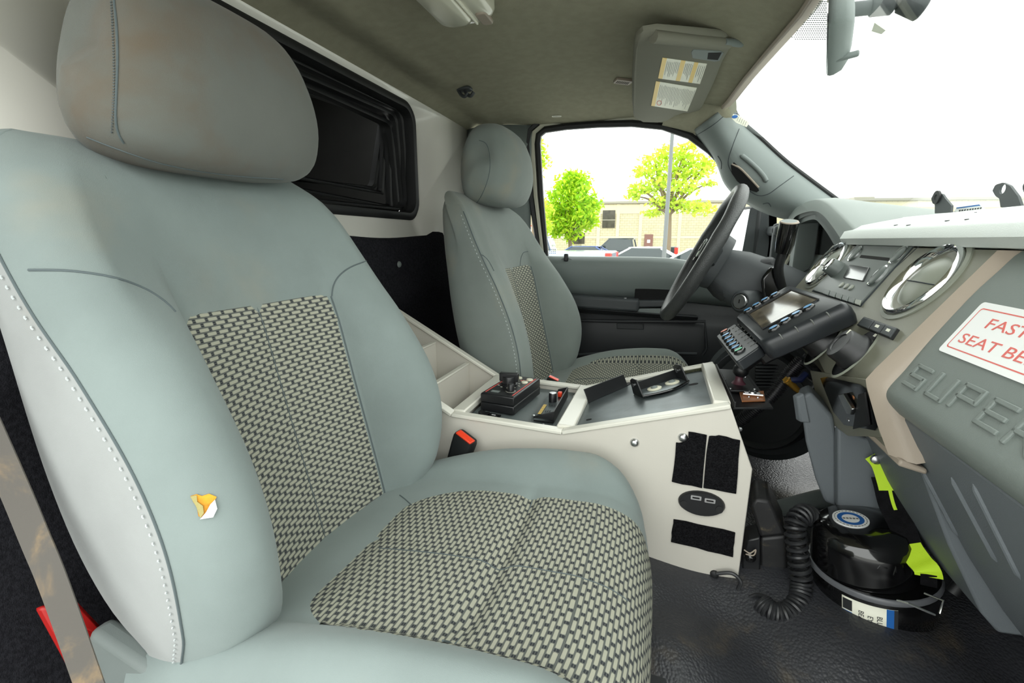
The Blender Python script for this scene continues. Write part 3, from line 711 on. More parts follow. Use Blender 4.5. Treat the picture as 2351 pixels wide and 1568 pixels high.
MB(SM @ Matrix.Translation((w*.70, l*.24, 0))).lathe([(.0115, SH), (.0115, SH+.001), (.0085, SH+.002), (.0078, SH+.016), (.006, SH+.018), (0, SH+.018)], n=16).build('volume_knob', 'black_plastic', sr)
MB(SM @ Matrix.Translation((w*.70, l*.24, 0))).lathe([(.0118, SH+.0002), (.0118, SH+.0006), (.0095, SH+.0006)], n=20).build('knob_dial', 'label_cream', sr)
for bx_, by_ in ((.42, .86), (.78, .84), (.74, .69)):
    MB(SM @ Matrix.Translation((w*bx_, l*by_, 0))).lathe([(.0085, SH), (.0085, SH+.002), (.0075, SH+.0032), (0, SH+.0035)], n=18).build('push_button', 'button_cream', sr)
tk = MB(SM)
for k in range(7):
    a = math.radians(-150+k*38); tk.box((kx+.0255*math.cos(a), ky+.0255*math.sin(a), SH+.0003), (.005, .0015, .0005))
tk.build('dial_marks', 'label_cream', sr)
MB(SM).box((w*.33, l*.14, SH+.0003), (.020, .012, .0006)).build('badge', 'trim_grey', sr)
mk = MB(SM)
for k in range(4): mk.box((w*.58+k*.004, l*.76+(k % 2)*.004, SH+.0004), (.003, .005, .0005))
mk.build('red_lettering', 'ink_red', sr)
# rocker switches set in the tray
def rocker(px, py, label, w_, l_, ang=0):
    r = thing('rocker_switch', label, 'switch', HZ(px, py, TT)); Mx = FR(HZ(px, py, TT), ex, ey)
    MB(Mx).prism2(rrect(w_, l_, .002), 0, .004).build('bezel', 'black_gloss', r, bevel=.001)
    MB(Mx).prism([(-w_*.42, -l_*.36, .004), (-w_*.02, -l_*.36, .004), (-w_*.02, -l_*.36, .0075), (-w_*.22, -l_*.36, .006), (-w_*.42, -l_*.36, .012)], (0, l_*.72, 0)).build('rocker', 'black_plastic', r, bevel=.0008)
    MB(Mx).prism2(rrect(w_*.32, l_*.7, .001, 2, w_*.24, 0), .004, .0055).build('key_plate', 'black_plastic', r, bevel=.0005)
    MB(Mx).box((w_*.24, 0, .0058), (w_*.18, l_*.1, .0006)).build('legend', 'label_white', r)
rocker(1122, 956, 'small black rocker switch at the near foot of the siren box', .052, .024)
rocker(1232, 893, 'tiny black rocker switch at the far corner of the siren box', .014, .020)
# gooseneck-lamp style control strip with silver knob
ls = thing('light_control', 'narrow black control strip with silver-topped knob and red switch', 'control panel', HZ(1272, 940, TT))
q0 = HZ(1238, 962, TT); q1 = HZ(1281, 972, TT); q2 = HZ(1312, 912, TT)
q0, q1, q2 = [q+V((-.010, -.002, 0)) for q in (q0, q1, q2)]; ey2 = V((q2.x-q1.x, q2.y-q1.y, 0)); l2 = ey2.length; ey2.normalize(); ex2 = V((ey2.y, -ey2.x, 0)); w2 = abs((q1-q0).dot(ex2)); q0 = q1-ex2*w2
LM = FR(V((q0.x, q0.y, TT)), ex2, ey2)
MB(LM).box((w2*.5, l2*.5, .005), (w2, l2, .006)).build('base', 'tray_grey', ls, bevel=.001)
MB(LM).prism([(0, 0, 0), (w2, 0, 0), (w2, 0, .026), (0, 0, .010)], (0, .003, 0)).build('end_cheek', 'black_plastic', ls, bevel=.0008)
MB(LM).prism([(0, l2, 0), (w2, l2, 0), (w2, l2, .026), (w2*.45, l2, .018), (w2*.4, l2, .008), (0, l2, .006)], (0, .003, 0)).build('end_cheek', 'black_plastic', ls, bevel=.0008)
MB(LM).box((w2, l2*.5, .013), (.003, l2, .026)).build('back_rail', 'black_plastic', ls, bevel=.0008)
MB(LM).prism([(0, .003, .009), (w2, .003, .012), (w2, l2-.003, .012), (0, l2-.003, .009)], (0, 0, -.002)).build('face', 'brushed_plate', ls)
MB(LM @ Matrix.Translation((w2*.48, l2*.60, .010))).lathe([(.0095, 0), (.0095, .020), (.0085, .0215), (0, .0217)], n=18).build('knob', 'black_plastic', ls)
MB(LM @ Matrix.Translation((w2*.48, l2*.60, .010))).lathe([(.0082, .0214), (.008, .0226), (0, .0228)], n=18).build('knob_cap', 'steel', ls)
MB(LM).box((w2*.72, l2*.80, .018), (.010, .012, .012)).build('red_switch', 'belt_red', ls, bevel=.0015)
MB(LM).box((w2*.22, l2*.26, .0118), (.007, l2*.34, .0006)).build('yellow_legend', 'label_yellow', ls)
mk = MB(LM)
for k in range(8): mk.box((w2*.22, l2*(.12+.04*k), .0123), (.006, .0012, .0004))
for k in range(4): mk.box((w2*(.45+.14*k), l2*.42, .0128), (.0025, .004, .0004))
for k in range(3): mk.box((w2*(.45+.1*k), l2*.2, .0126), (.002, .012, .0004))
mk.build('legend_marks', 'ink_dark', ls)
MB(LM).lathe([(.004, 0), (.004, .012), (0, .013)], M=LM @ Matrix.Translation((-.001, .004, 0)) , n=10).build('clip_post', 'steel', ls)
# ------------------------------------------------------------------ brackets on the sloping plate
bk = thing('angle_bracket', 'plain black upright metal angle standing on the sloping plate', 'bracket', onplate(1390, 910))
b0 = onplate(1351, 925); b1 = onplate(1440, 886); dirb = (b1-b0); Lb = dirb.length; dirb.normalize(); 
up_ = (pnrm*.9+V((-.10, 0, 0))).normalized()
MB().prism([b0, b1, b1+up_*.031, b0+up_*.035], dirb.cross(up_)*.003).build('upright', 'black_plastic', bk, bevel=.0008)
MB().prism([b0, b1, b1+pdir*.010+V((0, .018, 0)), b0+pdir*.010+V((0, .018, 0))], pnrm*.0025).build('foot', 'black_plastic', bk, bevel=.0008)
ub = thing('radio_bracket', 'black U-shaped radio bracket on a swivel base with two white washers', 'bracket', onplate(1520, 895))
k0 = onplate(1478, 915); k1 = onplate(1582, 880); kd = (k1-k0).normalized(); kL = (k1-k0).length; kn_ = pnrm.cross(kd).normalized()
if kn_.y < 0: kn_ = -kn_
UM = FR(k0, kd, kn_)
MB(UM).prism2([(.0, 0)]+[(kL*t, -.016*math.sin(PI*t)) for t in [i/12 for i in range(1, 12)]]+[(kL, 0), (kL, .050), (0, .050)], .002, .0055).build('base_plate', 'brushed_plate', ub, bevel=.0008)
MB(UM).tube([(kL*t, -.019*math.sin(PI*t)-.001, .006) for t in [i/16 for i in range(17)]], .0025, 8).build('front_lip', 'black_gloss', ub)
MB(UM).prism([(-.001, 0, .001), (-.001, .052, .001), (-.001, .052, .034), (-.001, .040, .040), (-.001, .016, .040)], (.0035, 0, 0)).build('ear', 'black_plastic', ub, bevel=.001)
MB(UM).prism([(kL-.002, 0, .001), (kL-.002, .052, .001), (kL-.002, .052, .034), (kL-.002, .040, .040), (kL-.002, .016, .040)], (.0035, 0, 0)).build('ear', 'black_plastic', ub, bevel=.001)
MB(UM).box((kL/2, .051, .013), (kL, .003, .024)).build('back_flange', 'black_plastic', ub, bevel=.0008)
for u in (.36, .76):
    Mw = UM @ Matrix.Translation((kL*u, .024, .0055))
    wz = MB(Mw).lathe([(.0160, 0), (.0160, .0020), (.0145, .0028), (.007, .0028)], n=20).build('washer', 'button_cream', ub)
    MB(Mw).lathe([(.0075, .002), (.007, .005), (.004, .0065), (0, .007)], n=16).build('screw_head', 'trim_grey', wz)
for e in (-.0015, kL-.0035):
    MB(FR(UM @ V((e, .034, .026)), UM.to_3x3() @ V((0, 1, 0)), UM.to_3x3() @ V((0, 0, 1)))).lathe([(.005, -.002), (.0048, .001), (.0025, .003), (0, .0032)], n=12).build('pivot_screw', 'steel', ub)
# ------------------------------------------------------------------ belt buckles
def buckle(name, label, M, parent_loc, s=1.0):
    b = thing(name, label, 'seat belt buckle', parent_loc)
    MB(M).loft([[(x*k, y*k+o, h) for x, y in rrect(.034*s, .020*s, .005*s)] for k, o, h in ((.78, 0, -.072*s), (.86, 0, -.06*s), (.98, 0, -.02*s), (1, 0, -.004*s), (.93, 0, 0))]).build('housing', 'black_plastic', b, ang=50)
    bt = MB(M).box((0, -.002*s, .0008*s), (.028*s, .011*s, .003*s)).build('release_button', 'belt_red', b, bevel=.0012)
    MB(M).box((0, -.0005*s, .0025*s), (.024*s, .0016*s, .001*s)).build('button_ridge', 'belt_red', bt)
    MB(M).box((.002*s, -.0102*s, -.062*s), (.024*s, .003*s, .035*s)).build('stalk', 'black_fabric', b, bevel=.001)
    return b
p = HY(1070, 1003, .828)
# buckle stands between seat and console, leaning forward; red face up
zb = V((.36, -.12, .92)).normalized(); xb = V((.90, -.25, -.38)); 
BM = FR(p, (xb-zb*xb.dot(zb)), zb.cross(xb))
buckle('belt_buckle', 'black belt buckle with orange-red button against the white console side', BM, p, 1.45)
p2 = HY(1272, 868, 1.21); BM2 = FR(p2, V((.9, .0, -.35)), V((.1, 1, .1)))
buckle('belt_buckle', 'dark red and black belt buckle peeping out beside the driver cushion', BM2, p2, 1.0)
# ------------------------------------------------------------------ dashboard
mat('dash_pad', S(216, 222, 218), .6, bump=.35, bscale=700, spec=.3, bdist=.0012)  # the pad itself is grey; skylight through the windscreen is put into this pale colour
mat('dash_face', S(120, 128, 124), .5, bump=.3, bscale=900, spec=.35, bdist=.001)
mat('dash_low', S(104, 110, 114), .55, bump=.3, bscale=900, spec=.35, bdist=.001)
mat('stack_face', S(122, 122, 108), .38, spec=.45, bump=.08, bscale=900)
mat('radio_face', S(96, 103, 100), .4)
mat('ink_red_label', S(222, 108, 100), .5)
mat('satin_silver', S(150, 156, 150), .25, .55)
mat('vent_flap', S(136, 140, 128), .35)
mat('embossed_edge', S(118, 124, 122), .4)
dash = thing('dashboard', 'grey dashboard with tan-edged centre stack, round chrome vents and safety notice', 'dashboard', (.6, 1.0, .2))
pp = [(.440, .866), (.398, .871), (.390, .884), (.397, .900), (.425, .913), (.52, .932), (.62, .941), (.75, .946), (.90, .952), (.90, .90), (.60, .86)]
rows = []
for y in [.12+1.165*j/22 for j in range(23)]+[1.29, 1.30]+[1.33+.53*j/8 for j in range(9)]:
    e = max(0, abs(y-1.03)-.55)/.3; rows.append([(max(x-.02*e*e*(x < .6), .492 if y > 1.295 else 0), y, z+.012*e*e*(x > .5)-(.02 if (y > 1.295 and x < .5) else 0)) for x, z in pp])
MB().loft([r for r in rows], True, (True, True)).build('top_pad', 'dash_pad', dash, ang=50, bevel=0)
pad = [o for o in dash.children if o.name.startswith('top_pad')][0]
# marks scuffed into the pad
for a, b, r in ((2057, 517, .004), (2086, 517, .004), (2175, 507, .0035), (2220, 504, .003), (2240, 488, .002)):
    h = on(pad, a, b, .0004)
    if h: MB(FR(h[0], (0, 1, 0), (1, 0, .2))).prism2(ell(r*1.6, r*.6, 10, ph=.5), -.0004, .0006).build('scuff', 'ink_dark', pad)
# unseen dark body behind the visible faces, added to block light
MB().prism([(.47, .14, .862), (.92, .14, .90), (.92, .14, .42), (.60, .14, .42), (.52, .14, .60)], (0, 1.74, 0)).build('light_block', 'trim_darker', dash)
# passenger side faces
PY0, PY1 = .14, .728
fp = [(.432, .868), (.411, .868), (.392, .843), (.369, .809), (.333, .745), (.316, .713), (.303, .690), (.299, .678), (.302, .667), (.312, .655)]
fps = smooth_path([(x, 0, z) for x, z in fp], 3)
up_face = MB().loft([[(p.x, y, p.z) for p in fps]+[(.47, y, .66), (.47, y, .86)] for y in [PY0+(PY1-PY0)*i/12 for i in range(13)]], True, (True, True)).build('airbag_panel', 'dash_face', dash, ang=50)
lp = [(.316, .652), (.330, .619), (.363, .556), (.420, .462), (.470, .39), (.515, .335), (.540, .318), (.60, .33)]
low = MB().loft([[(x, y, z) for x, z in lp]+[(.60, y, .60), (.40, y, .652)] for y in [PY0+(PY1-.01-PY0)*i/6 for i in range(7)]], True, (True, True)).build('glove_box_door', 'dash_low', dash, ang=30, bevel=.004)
# lower panel under the stack, and its end cap
lp2 = [(.338, .60), (.352, .575), (.40, .47), (.452, .375), (.475, .35), (.60, .36), (.60, .60)]
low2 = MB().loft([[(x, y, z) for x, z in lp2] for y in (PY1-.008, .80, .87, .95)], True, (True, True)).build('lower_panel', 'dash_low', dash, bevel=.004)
cap_pix = [(1836, 912), (1862, 900), (1912, 955), (1921, 1000), (1921, 1166), (1893, 1153), (1872, 1100), (1850, 1015)]
MB().prism([HY(a, b, .962) for a, b in cap_pix], (.012, .06, 0)).build('end_cap', 'dash_low', dash, bevel=.006, segs=3)
MB().prism([HY(a, b, .940) for a, b in ((1924, 985), (2000, 1010), (2090, 1035), (2135, 1180), (2095, 1206), (1924, 1168))], (0, .02, 0)).build('side_wall', 'dash_low', dash, bevel=.004)
MB().prism([HY(a, b, .958) for a, b in ((1830, 912), (1848, 903), (1862, 972), (1838, 970))], (-.006, .012, 0)).build('cap_pocket', 'dash_low', dash, bevel=.003)
for (a, b, c, d) in ((2185, 1095, 2290, 1290), (2235, 1110, 2345, 1330), (2120, 1080, 2200, 1230)):
    pts = on_path([low, low2], [(a, b), ((a+c)/2, (b+d)/2), (c, d)], .0005)
    if len(pts) > 2: MB().tube(pts, [.0005]+[.0032]*(len(pts)-2)+[.0005], 8).build('rib', 'dash_low', low)
# ------------------------------------------------------------------ centre stack
SY0, SY1 = .750, 1.375
up = [(.403, .868), (.366, .8115), (.328, .7533), (.297, .706), (.288, .690), (.289, .680), (.302, .632), (.314, .597)]
YSH = [0, 0, 0, 0, 0, .004, .022, .037]      # the lower leg of the stack flares towards the passenger
def skr(y, dx=0):
    f = max(0, min(1, (1.0-y)/.25)); return [(x+dx+(0 if i < 5 else .0), y-YSH[i]*f, z) for i, (x, z) in enumerate(up)]
def skc(y):
    r = skr(y); f = max(0, min(1, (y-.80)/.25))
    return [p if i < 5 else (p[0], min(p[1], 1.03-.16*(i-5)/2), p[2]) for i, p in enumerate(r)]
stk = MB().loft([skc(y)+[(.50, y, .60), (.50, y, .868)] for y in (SY0, .8, .9, 1.0, 1.05, 1.2, SY1)], True, (True, True)).build('centre_stack', 'stack_face', dash, ang=40)
# tan edge strips on both sides
def edge_strip(y0, y1, sg):
    o1 = [(x-.006, z+.003 if i == 0 else z) for i, (x, z) in enumerate(up)]
    MB().loft([skr(y, dx)+[(.45, y, .62), (.45, y, .868)] for k, (y, dx) in enumerate(((y0, 0), (y0-.003*sg, -.006), (y1+.006*sg, .006), (y1, .016)))], True, (True, True)).build('edge_strip', 'tan_trim', stk, ang=40)
edge_strip(SY0, SY0-.026, 1)
MB().prism([(.314, .69, .600), (.345, .69, .590), (.345, .69, .582), (.312, .69, .590)], (0, .10, 0)).build('lower_lip', 'tan_trim', stk, bevel=.003)
SU = V((.116, 0, .1783)).normalized(); SNn = V((-SU.z, 0, SU.x)); SO = V((.288, 1.05, .690))
STM = FR(SO, (0, -1, 0), SU)
def sl(px, py, h=0): q = STM.inverted() @ HP(px, py, SO+SNn*h, SNn); return q.x, q.y
def quad(pix, h=0): return [sl(a, b, h) for a, b in pix]
def plate(pix, h0, h1, name, m, par, bevel=.001): return MB(STM).prism2(quad(pix, h1), h0, h1).build(name, m, par, bevel=bevel)
# round vents
def vent(cx_, cy_, r, name='air_vent', flap=.45):
    v0 = MB(STM @ Matrix.Translation((cx_, cy_, 0))).lathe([(r*1.14, -.001), (r*1.13, .003), (r*1.03, .004), (r*.97, -.004)], n=40, cap=(False, False)).build(name, 'vent_flap', stk, ang=60)
    MB(STM @ Matrix.Translation((cx_, cy_, 0))).lathe([(r*1.0, .001), (r*1.0, .008), (r*.94, .011), (r*.86, .008), (r*.82, .0), (r*.80, -.012)], n=40, cap=(False, False)).build('chrome_ring', 'chrome', v0, ang=60)
    MB(STM @ Matrix.Translation((cx_, cy_, 0))).lathe([(r*.82, -.016), (r*.5, -.02), (0, -.021)], n=32, cap=(False, True)).build('vent_bowl', 'trim_darker', v0)
    Mf = STM @ Matrix.Translation((cx_, cy_, -.004))
    fl = MB(Mf).lathe([(r*.80, -.004), (r*.78, .001), (r*.6, .008), (r*.3, .0125), (0, .014)], n=36, cap=(False, True)).build('vent_flap', 'vent_flap', v0, ang=60)
    dome = lambda q: interp([(0, .014), (.3, .0125), (.6, .008), (.78, .001), (.80, -.004)], q)
    MB(Mf).tube([(r*t, -r*.10*(1-t*t), dome(abs(t))+.0003) for t in [-.77+1.54*i/24 for i in range(25)]], .0009, 6).build('flap_split', 'seam_dark', fl)
rc = sl(2127, 634)
vent(1.05-.848, .155, .062); vent(1.05-1.288, .158, .060)
# radio
ry = [sl(1990, 545), sl(2108, 556), sl(1976, 703), sl(1868, 667)]
x0, x1, y0, y1 = 1.05-1.238, 1.05-.985, .082, .212
rad = MB(STM).prism2(quad([(1990, 545), (2107, 557), (1976, 702), (1868, 668)]), -.002, .0035).build('radio', 'radio_face', stk, bevel=.001)
MB(STM).bridge([(x, y, .0006) for x, y in quad([(1987, 543), (2111, 555), (1977, 706), (1864, 670)])], [(x, y, .0006) for x, y in quad([(1990, 545), (2107, 557), (1976, 702), (1868, 668)])], (0, 0, .0006)).build('radio_gap', 'seam_dark', rad)
plate([(1977, 585), (2047, 592), (2043, 599), (1973, 591)], .0035, .0042, 'disc_slot', 'void_black', rad, .0003)
def oval(px, py, a, b, h0, h1, name, m, par, rot=0, k=.9):
    x, y = sl(px, py, h1); Mm = STM @ Matrix.Translation((x, y, 0)) @ Matrix.Rotation(rot, 4, 'Z')
    return MB(Mm).loft([[(p[0]*q, p[1]*q, h) for p in ell(a, b, 24)] for q, h in ((1, h0), (1, h1-.001), (k, h1))], True, (False, True)).build(name, m, par, ang=50)
for px, py in ((1961, 581), (2060, 583)):
    b_ = oval(px, py, .0155, .019, .003, .0065, 'seek_button', 'chrome', rad); oval(px, py, .0128, .0165, .006, .008, 'button_face', 'radio_face', b_)
x, y = sl(1922, 620, .004); Mk = STM @ Matrix.Translation((x, y, 0))
kb = MB(Mk).lathe([(.0195, .003), (.0185, .006), (.017, .024), (.0155, .026)], n=28, cap=(False, False)).build('volume_knob', 'radio_face', rad, ang=50)
MB(Mk).lathe([(.0165, .024), (.017, .0265), (.0145, .0275), (.013, .0265), (0, .0262)], n=28, cap=(False, True)).build('knob_ring', 'chrome', kb)
plate([(1950, 607), (1995, 613), (1980, 645), (1935, 637)], .0035, .006, 'display', 'black_gloss', rad)
b_ = oval(2012, 631, .0155, .022, .003, .007, 'tune_button', 'chrome', rad, .0); oval(2012, 631, .013, .019, .0065, .0085, 'button_face', 'radio_face', b_)
for px, py in ((1930, 653), (1941, 656), (1952, 659)): oval(px, py, .0065, .0062, .0035, .006, 'small_button', 'vent_flap', rad)
for k in range(6):
    px, py = 1897+k*14.5, 669+k*4.6; q = quad([(px-6, py-6), (px+7, py-3), (px+3, py+9), (px-9, py+5)], .006)
    MB(STM).prism2(q, .0035, .006).build('preset_button', 'radio_face' if k != 5 else 'vent_flap', rad, bevel=.001)
# seams of the bezel
for pts in ([(2130, 548), (2030, 640), (1978, 705)],):
    MB(STM).tube([(*sl(a, b), .0004) for a, b in pts], .0012, 6).build('panel_seam', 'seam_dark', stk)
# switch bank and climate knobs
sb = plate([(1983, 726), (2058, 752), (2042, 776), (1966, 746)], -.001, .007, 'switch_bank', 'black_plastic', stk, .0015)
for k in range(3):
    f0, f1 = k/3+.02, (k+1)/3-.02
    L = lambda f, e: (1983+(2058-1983)*f+(1966-1983)*e, 726+26*f+(20+4*f)*e)
    s_ = plate([L(f0, .08), L(f1, .08), L(f1, .92), L(f0, .92)], .006, .0095, 'switch_key', 'trim_dark', sb, .0012)
    if k: plate([L((f0+f1)/2-.05, .3), L((f0+f1)/2+.05, .3), L((f0+f1)/2+.05, .55), L((f0+f1)/2-.05, .55)], .009, .0099, 'key_symbol', 'label_cream', s_, 0)
def climate(px, py, name='climate_knob', pr=.034):
    x, y = sl(px, py); Mm = STM @ Matrix.Translation((x, y, 0))
    pl = MB(Mm).prism2([(p[0]*1.0, p[1]) for p in ell(pr*.82, pr*1.35, 32)], -.001, .003).build('knob_plate', 'black_gloss', stk, bevel=.001)
    MB(Mm).bridge([(a, b, .001) for a, b in ell(pr*.92, pr*1.45, 32)], [(a, b, .003) for a, b in ell(pr*.82, pr*1.35, 32)]).build('plate_rim', 'vent_flap', pl)
    kk = MB(Mm).lathe([(.031, .003), (.030, .008), (.027, .012), (.026, .027), (.024, .030), (.016, .031), (.015, .029), (0, .029)], n=32, cap=(False, True)).build(name, 'black_plastic', pl, ang=35)
    MB(Mm).box((0, .021, .0305), (.002, .008, .002)).build('pointer', 'label_cream', kk)
    MB(Mm).box((.010, pr*1.08, .0034), (.006, .005, .0006)).build('symbol', 'label_cream', pl)
climate(1965, 812); climate(1893, 790)
# dark pocket in the lower face of the stack
LN = V((.314-.289, 0, .597-.680)).normalized(); LNn = V((LN.z, 0, -LN.x)); LNn = LNn if LNn.x < 0 else -LNn
LO = V((.289, 1.0, .680))
lq = lambda pix, h=0: [HP(a, b, LO+LNn*h, LNn) for a, b in pix]
MB().prism(lq([(1862, 850), (1990, 870), (2026, 1003), (1950, 1001), (1897, 962), (1874, 900)], .0005), LNn*.002).build('pocket_frame', 'stack_face', stk, bevel=.002)
pocket = MB().prism(lq([(1885, 868), (1900, 865), (1975, 882), (1988, 890), (2018, 980), (2012, 988), (1940, 975), (1915, 945)], .003), LNn*.0015).build('pocket', 'black_gloss', stk)
MB().prism(lq([(1933, 905), (1944, 902), (1966, 938), (1963, 951), (1953, 948)], .006), LNn*.006).build('pocket_clip', 'steel', pocket, bevel=.0012)
MB().prism(lq([(1975, 905), (1990, 900), (2000, 975), (1962, 985)], .005), LNn*.003).build('pocket_fin', 'black_plastic', pocket, bevel=.001)
for a, b, m in ((1950, 965, 'steel'), (1962, 912, 'copper')):
    MB(FR(lq([(a, b)], .003)[0], (0, 1, 0), LN)).lathe([(.004, -.001), (.0035, .002), (0, .0028)], n=12).build('pocket_screw', m, pocket)
# ------------------------------------------------------------------ safety notice stuck on the airbag panel
def ap(px, py, lift=.0006): return on(up_face, px, py, lift)
dfl = V((.369-.333, 0, .809-.745)).normalized(); nfl = V((-dfl.z, 0, dfl.x)); FO = V((.333, .7, .745))+nfl*.0008
AM = FR(FO, (0, -1, 0), dfl)
def al(px, py): q = AM.inverted() @ HP(px, py, FO, nfl); return q.x, q.y
cA = al(2152, 803); cB = al(2256, 693)
lx0 = cA[0]+.002; ly0 = cA[1]; ly1 = cB[1]; lw = .30; lh = ly1-ly0
note = thing('safety_notice', 'white notice with red border and red capital letters on the dashboard', 'sign', AM @ V((lx0+lw/2, (ly0+ly1)/2, 0)))
MB(AM).prism2(rrect(lw, lh, .005, 4, lx0+lw/2, (ly0+ly1)/2), 0, .0008).build('plate', 'label_white', note)
bi = .0075
MB(AM).bridge([(x, y, .0009) for x, y in rrect(lw-2*bi, lh-2*bi, .004, 4, lx0+lw/2, (ly0+ly1)/2)], [(x, y, .0009) for x, y in rrect(lw-2*bi-.003, lh-2*bi-.003, .0035, 4, lx0+lw/2, (ly0+ly1)/2)]).build('border', 'ink_red_label', note)
tsz = lh*.255
text_mesh('FASTEN', tsz, AM @ Matrix.Translation((lx0+.0365, ly0+lh*.66, .0009)), 'lettering', 'ink_red_label', note, .0002, 0, 1.7, 'LEFT')
text_mesh('SEAT BELTS', tsz, AM @ Matrix.Translation((lx0+.0175, ly0+lh*.32, .0009)), 'lettering', 'ink_red_label', note, .0002, 0, 1.7, 'LEFT')
# embossed word on the nose of the panel, raised in stencil-like bars
d2 = V((.316-.303, 0, .713-.690)).normalized(); n2 = V((-d2.z, 0, d2.x)); E0 = V((.308, .7, .699))+n2*.0003
d2 = V((.333-.303, 0, .745-.690)).normalized(); n2 = V((-d2.z, 0, d2.x)); E0 = V((.318, .7, .7175))+n2*.0003
EM = FR(E0, (0, -1, 0), d2)
def el_(px, py): q = EM.inverted() @ HP(px, py, E0, n2); return q
letters = (('S', 2109, 867), ('U', 2163, 891), ('P', 2221, 917), ('E', 2289, 956), ('R', 2362, 1003))
lw_ = .030; lh_ = .027
bars = {'S': [(0, .5, 1, .5), (0, -.5, 1, -.5), (0, 0, 1, 0), (0, 0, 0, .5), (1, -.5, 1, 0)], 'U': [(0, .5, 0, -.5), (1, .5, 1, -.5), (0, -.5, 1, -.5)],
        'P': [(0, .5, 0, -.5), (0, .5, 1, .5), (0, -.02, 1, -.02), (1, .5, 1, 0)], 'E': [(0, .5, 0, -.5), (0, .5, 1, .5), (0, 0, .9, 0), (0, -.5, 1, -.5)], 'R': [(0, .5, 0, -.5), (0, .5, 1, .5), (0, -.02, 1, -.02), (1, .5, 1, 0), (.5, 0, 1, -.5)]}
for ch, px, py in letters:
    h = on(up_face, px, py, 0)
    nn = h[1]; LMt = FR(h[0]+nn*.0004, (0, -1, 0), V((0, -1, 0)).cross(nn)*-1); mb = MB()
    for xa, ya, xb_, yb_ in bars[ch]:
        p, q = V(((xa-.5)*lw_, ya*lh_, 0)), V(((xb_-.5)*lw_, yb_*lh_, 0)); d = (q-p); ang = math.atan2(d.y, d.x)
        mb.box((0, 0, 0), (d.length+.005, .0055, .0044), LMt @ Matrix.Translation((p+q)/2) @ Matrix.Rotation(ang, 4, 'Z'))
    mb.build('embossed_letter', 'dash_face', up_face, bevel=.0012)
# ------------------------------------------------------------------ instrument hood on the driver side
XH = .40
def hl(pix, x, k=5): return smooth_path([HX(a, b, x) for a, b in pix], k)
o_px = [(1816, 512), (1818, 494), (1838, 472), (1874, 457), (1902, 463), (1932, 488), (1960, 516), (1978, 536)]
b_px = [(1820, 514), (1824, 499), (1846, 488), (1872, 485), (1890, 495), (1908, 516), (1926, 542), (1936, 560)]
r_px = [(1824, 520), (1830, 507), (1850, 496), (1870, 493), (1884, 503), (1902, 525), (1918, 550), (1928, 568)]
q_px = [(1832, 530), (1836, 516), (1852, 507), (1870, 504), (1882, 513), (1898, 534), (1912, 557), (1922, 574)]
O_ = hl(o_px, XH+.012)
hood = MB().loft([[V((.66, p.y, .935+(p.z-.935)*.45)) for p in O_], [V((XH+.05, p.y, p.z+.002)) for p in O_], O_, [p+V((-.008, 0, -.003)) for p in O_], hl(b_px, XH-.008), hl(b_px, XH)], False).build('instrument_hood', 'dash_face', dash, ang=50)
MB().loft([hl(b_px, XH), hl(r_px, XH+.006), hl(r_px, XH+.012), hl(q_px, XH+.016), [p+V((.06, 0, 0)) for p in hl(q_px, XH+.016)]], False).build('hood_rim', 'trim_grey', dash, ang=50)
MB().prism([V((.47, y, z)) for y, z in ((1.31, .70), (1.31, .88), (1.36, .92), (1.45, .945), (1.70, .945), (1.80, .91), (1.80, .70))], (.006, 0, 0)).build('cluster_lens', 'black_gloss', dash)
MB().prism([(.405, 1.74, .70), (.405, 1.74, .93), (.465, 1.74, .94), (.465, 1.74, .70)], (0, .05, 0)).build('cluster_jamb', 'trim_grey', dash, bevel=.004)
MB().prism([(.40, 1.39, .66), (.43, 1.39, .775), (.466, 1.39, .80), (.466, 1.39, .66)], (0, .42, 0)).build('cluster_sill', 'trim_dark', dash, bevel=.006)
# silver clip and latch box behind the tablet
MB().tube([HX(a, b, .37) for a, b in ((1815, 642), (1828, 636), (1858, 648), (1860, 656))], .0025, 6).build('wire_clip', 'chrome', dash)
# knee panel under the column
MB().prism([(.42, 1.40, .70), (.46, 1.40, .62), (.60, 1.40, .60), (.60, 1.40, .84), (.47, 1.40, .84)], (0, .44, 0)).build('knee_panel', 'trim_grey', dash, bevel=.008)
# firewall
struct(MB().box((.95, 1.0, .55), (.04, 1.9, .8)).build('wall_front', 'trim_darker'))
# ------------------------------------------------------------------ A-pillar trim on the driver side
edge1 = [(1676, 236), (1692, 274), (1745, 322), (1800, 372), (1860, 418), (1925, 466)]      # windscreen side
edge2 = [(1594, 298), (1640, 358), (1664, 415), (1702, 452), (1762, 484), (1838, 504)]      # door side
e1 = smooth_path([(a, b, 0) for a, b in edge1], 6); e2 = smooth_path([(a, b, 0) for a, b in edge2], 6)
rows = []
for p, q in zip(e1, e2):
    r = []
    for i in range(13):
        u = i/12; bul = math.sin(PI*u)**.7; y = 1.865-.055*bul-.01*(1-u)
        r.append(HY(p.x+(q.x-p.x)*u, p.y+(q.y-p.y)*u, y))
    rows.append([HY(p.x, p.y, 1.88)+V((.012, 0, .0))]+r+[HY(q.x, q.y, 1.90)+V((0, 0, -.012))])
apil = struct(MB().grid(rows).build('trim_4', 'trim_grey', solid=-.006))
rub = [HY(p.x, p.y, 1.862)+V((.004, 0, .003)) for p in e1]
struct(MB().tube(rub, .008, 8).build('trim_5', 'black_rubber'))
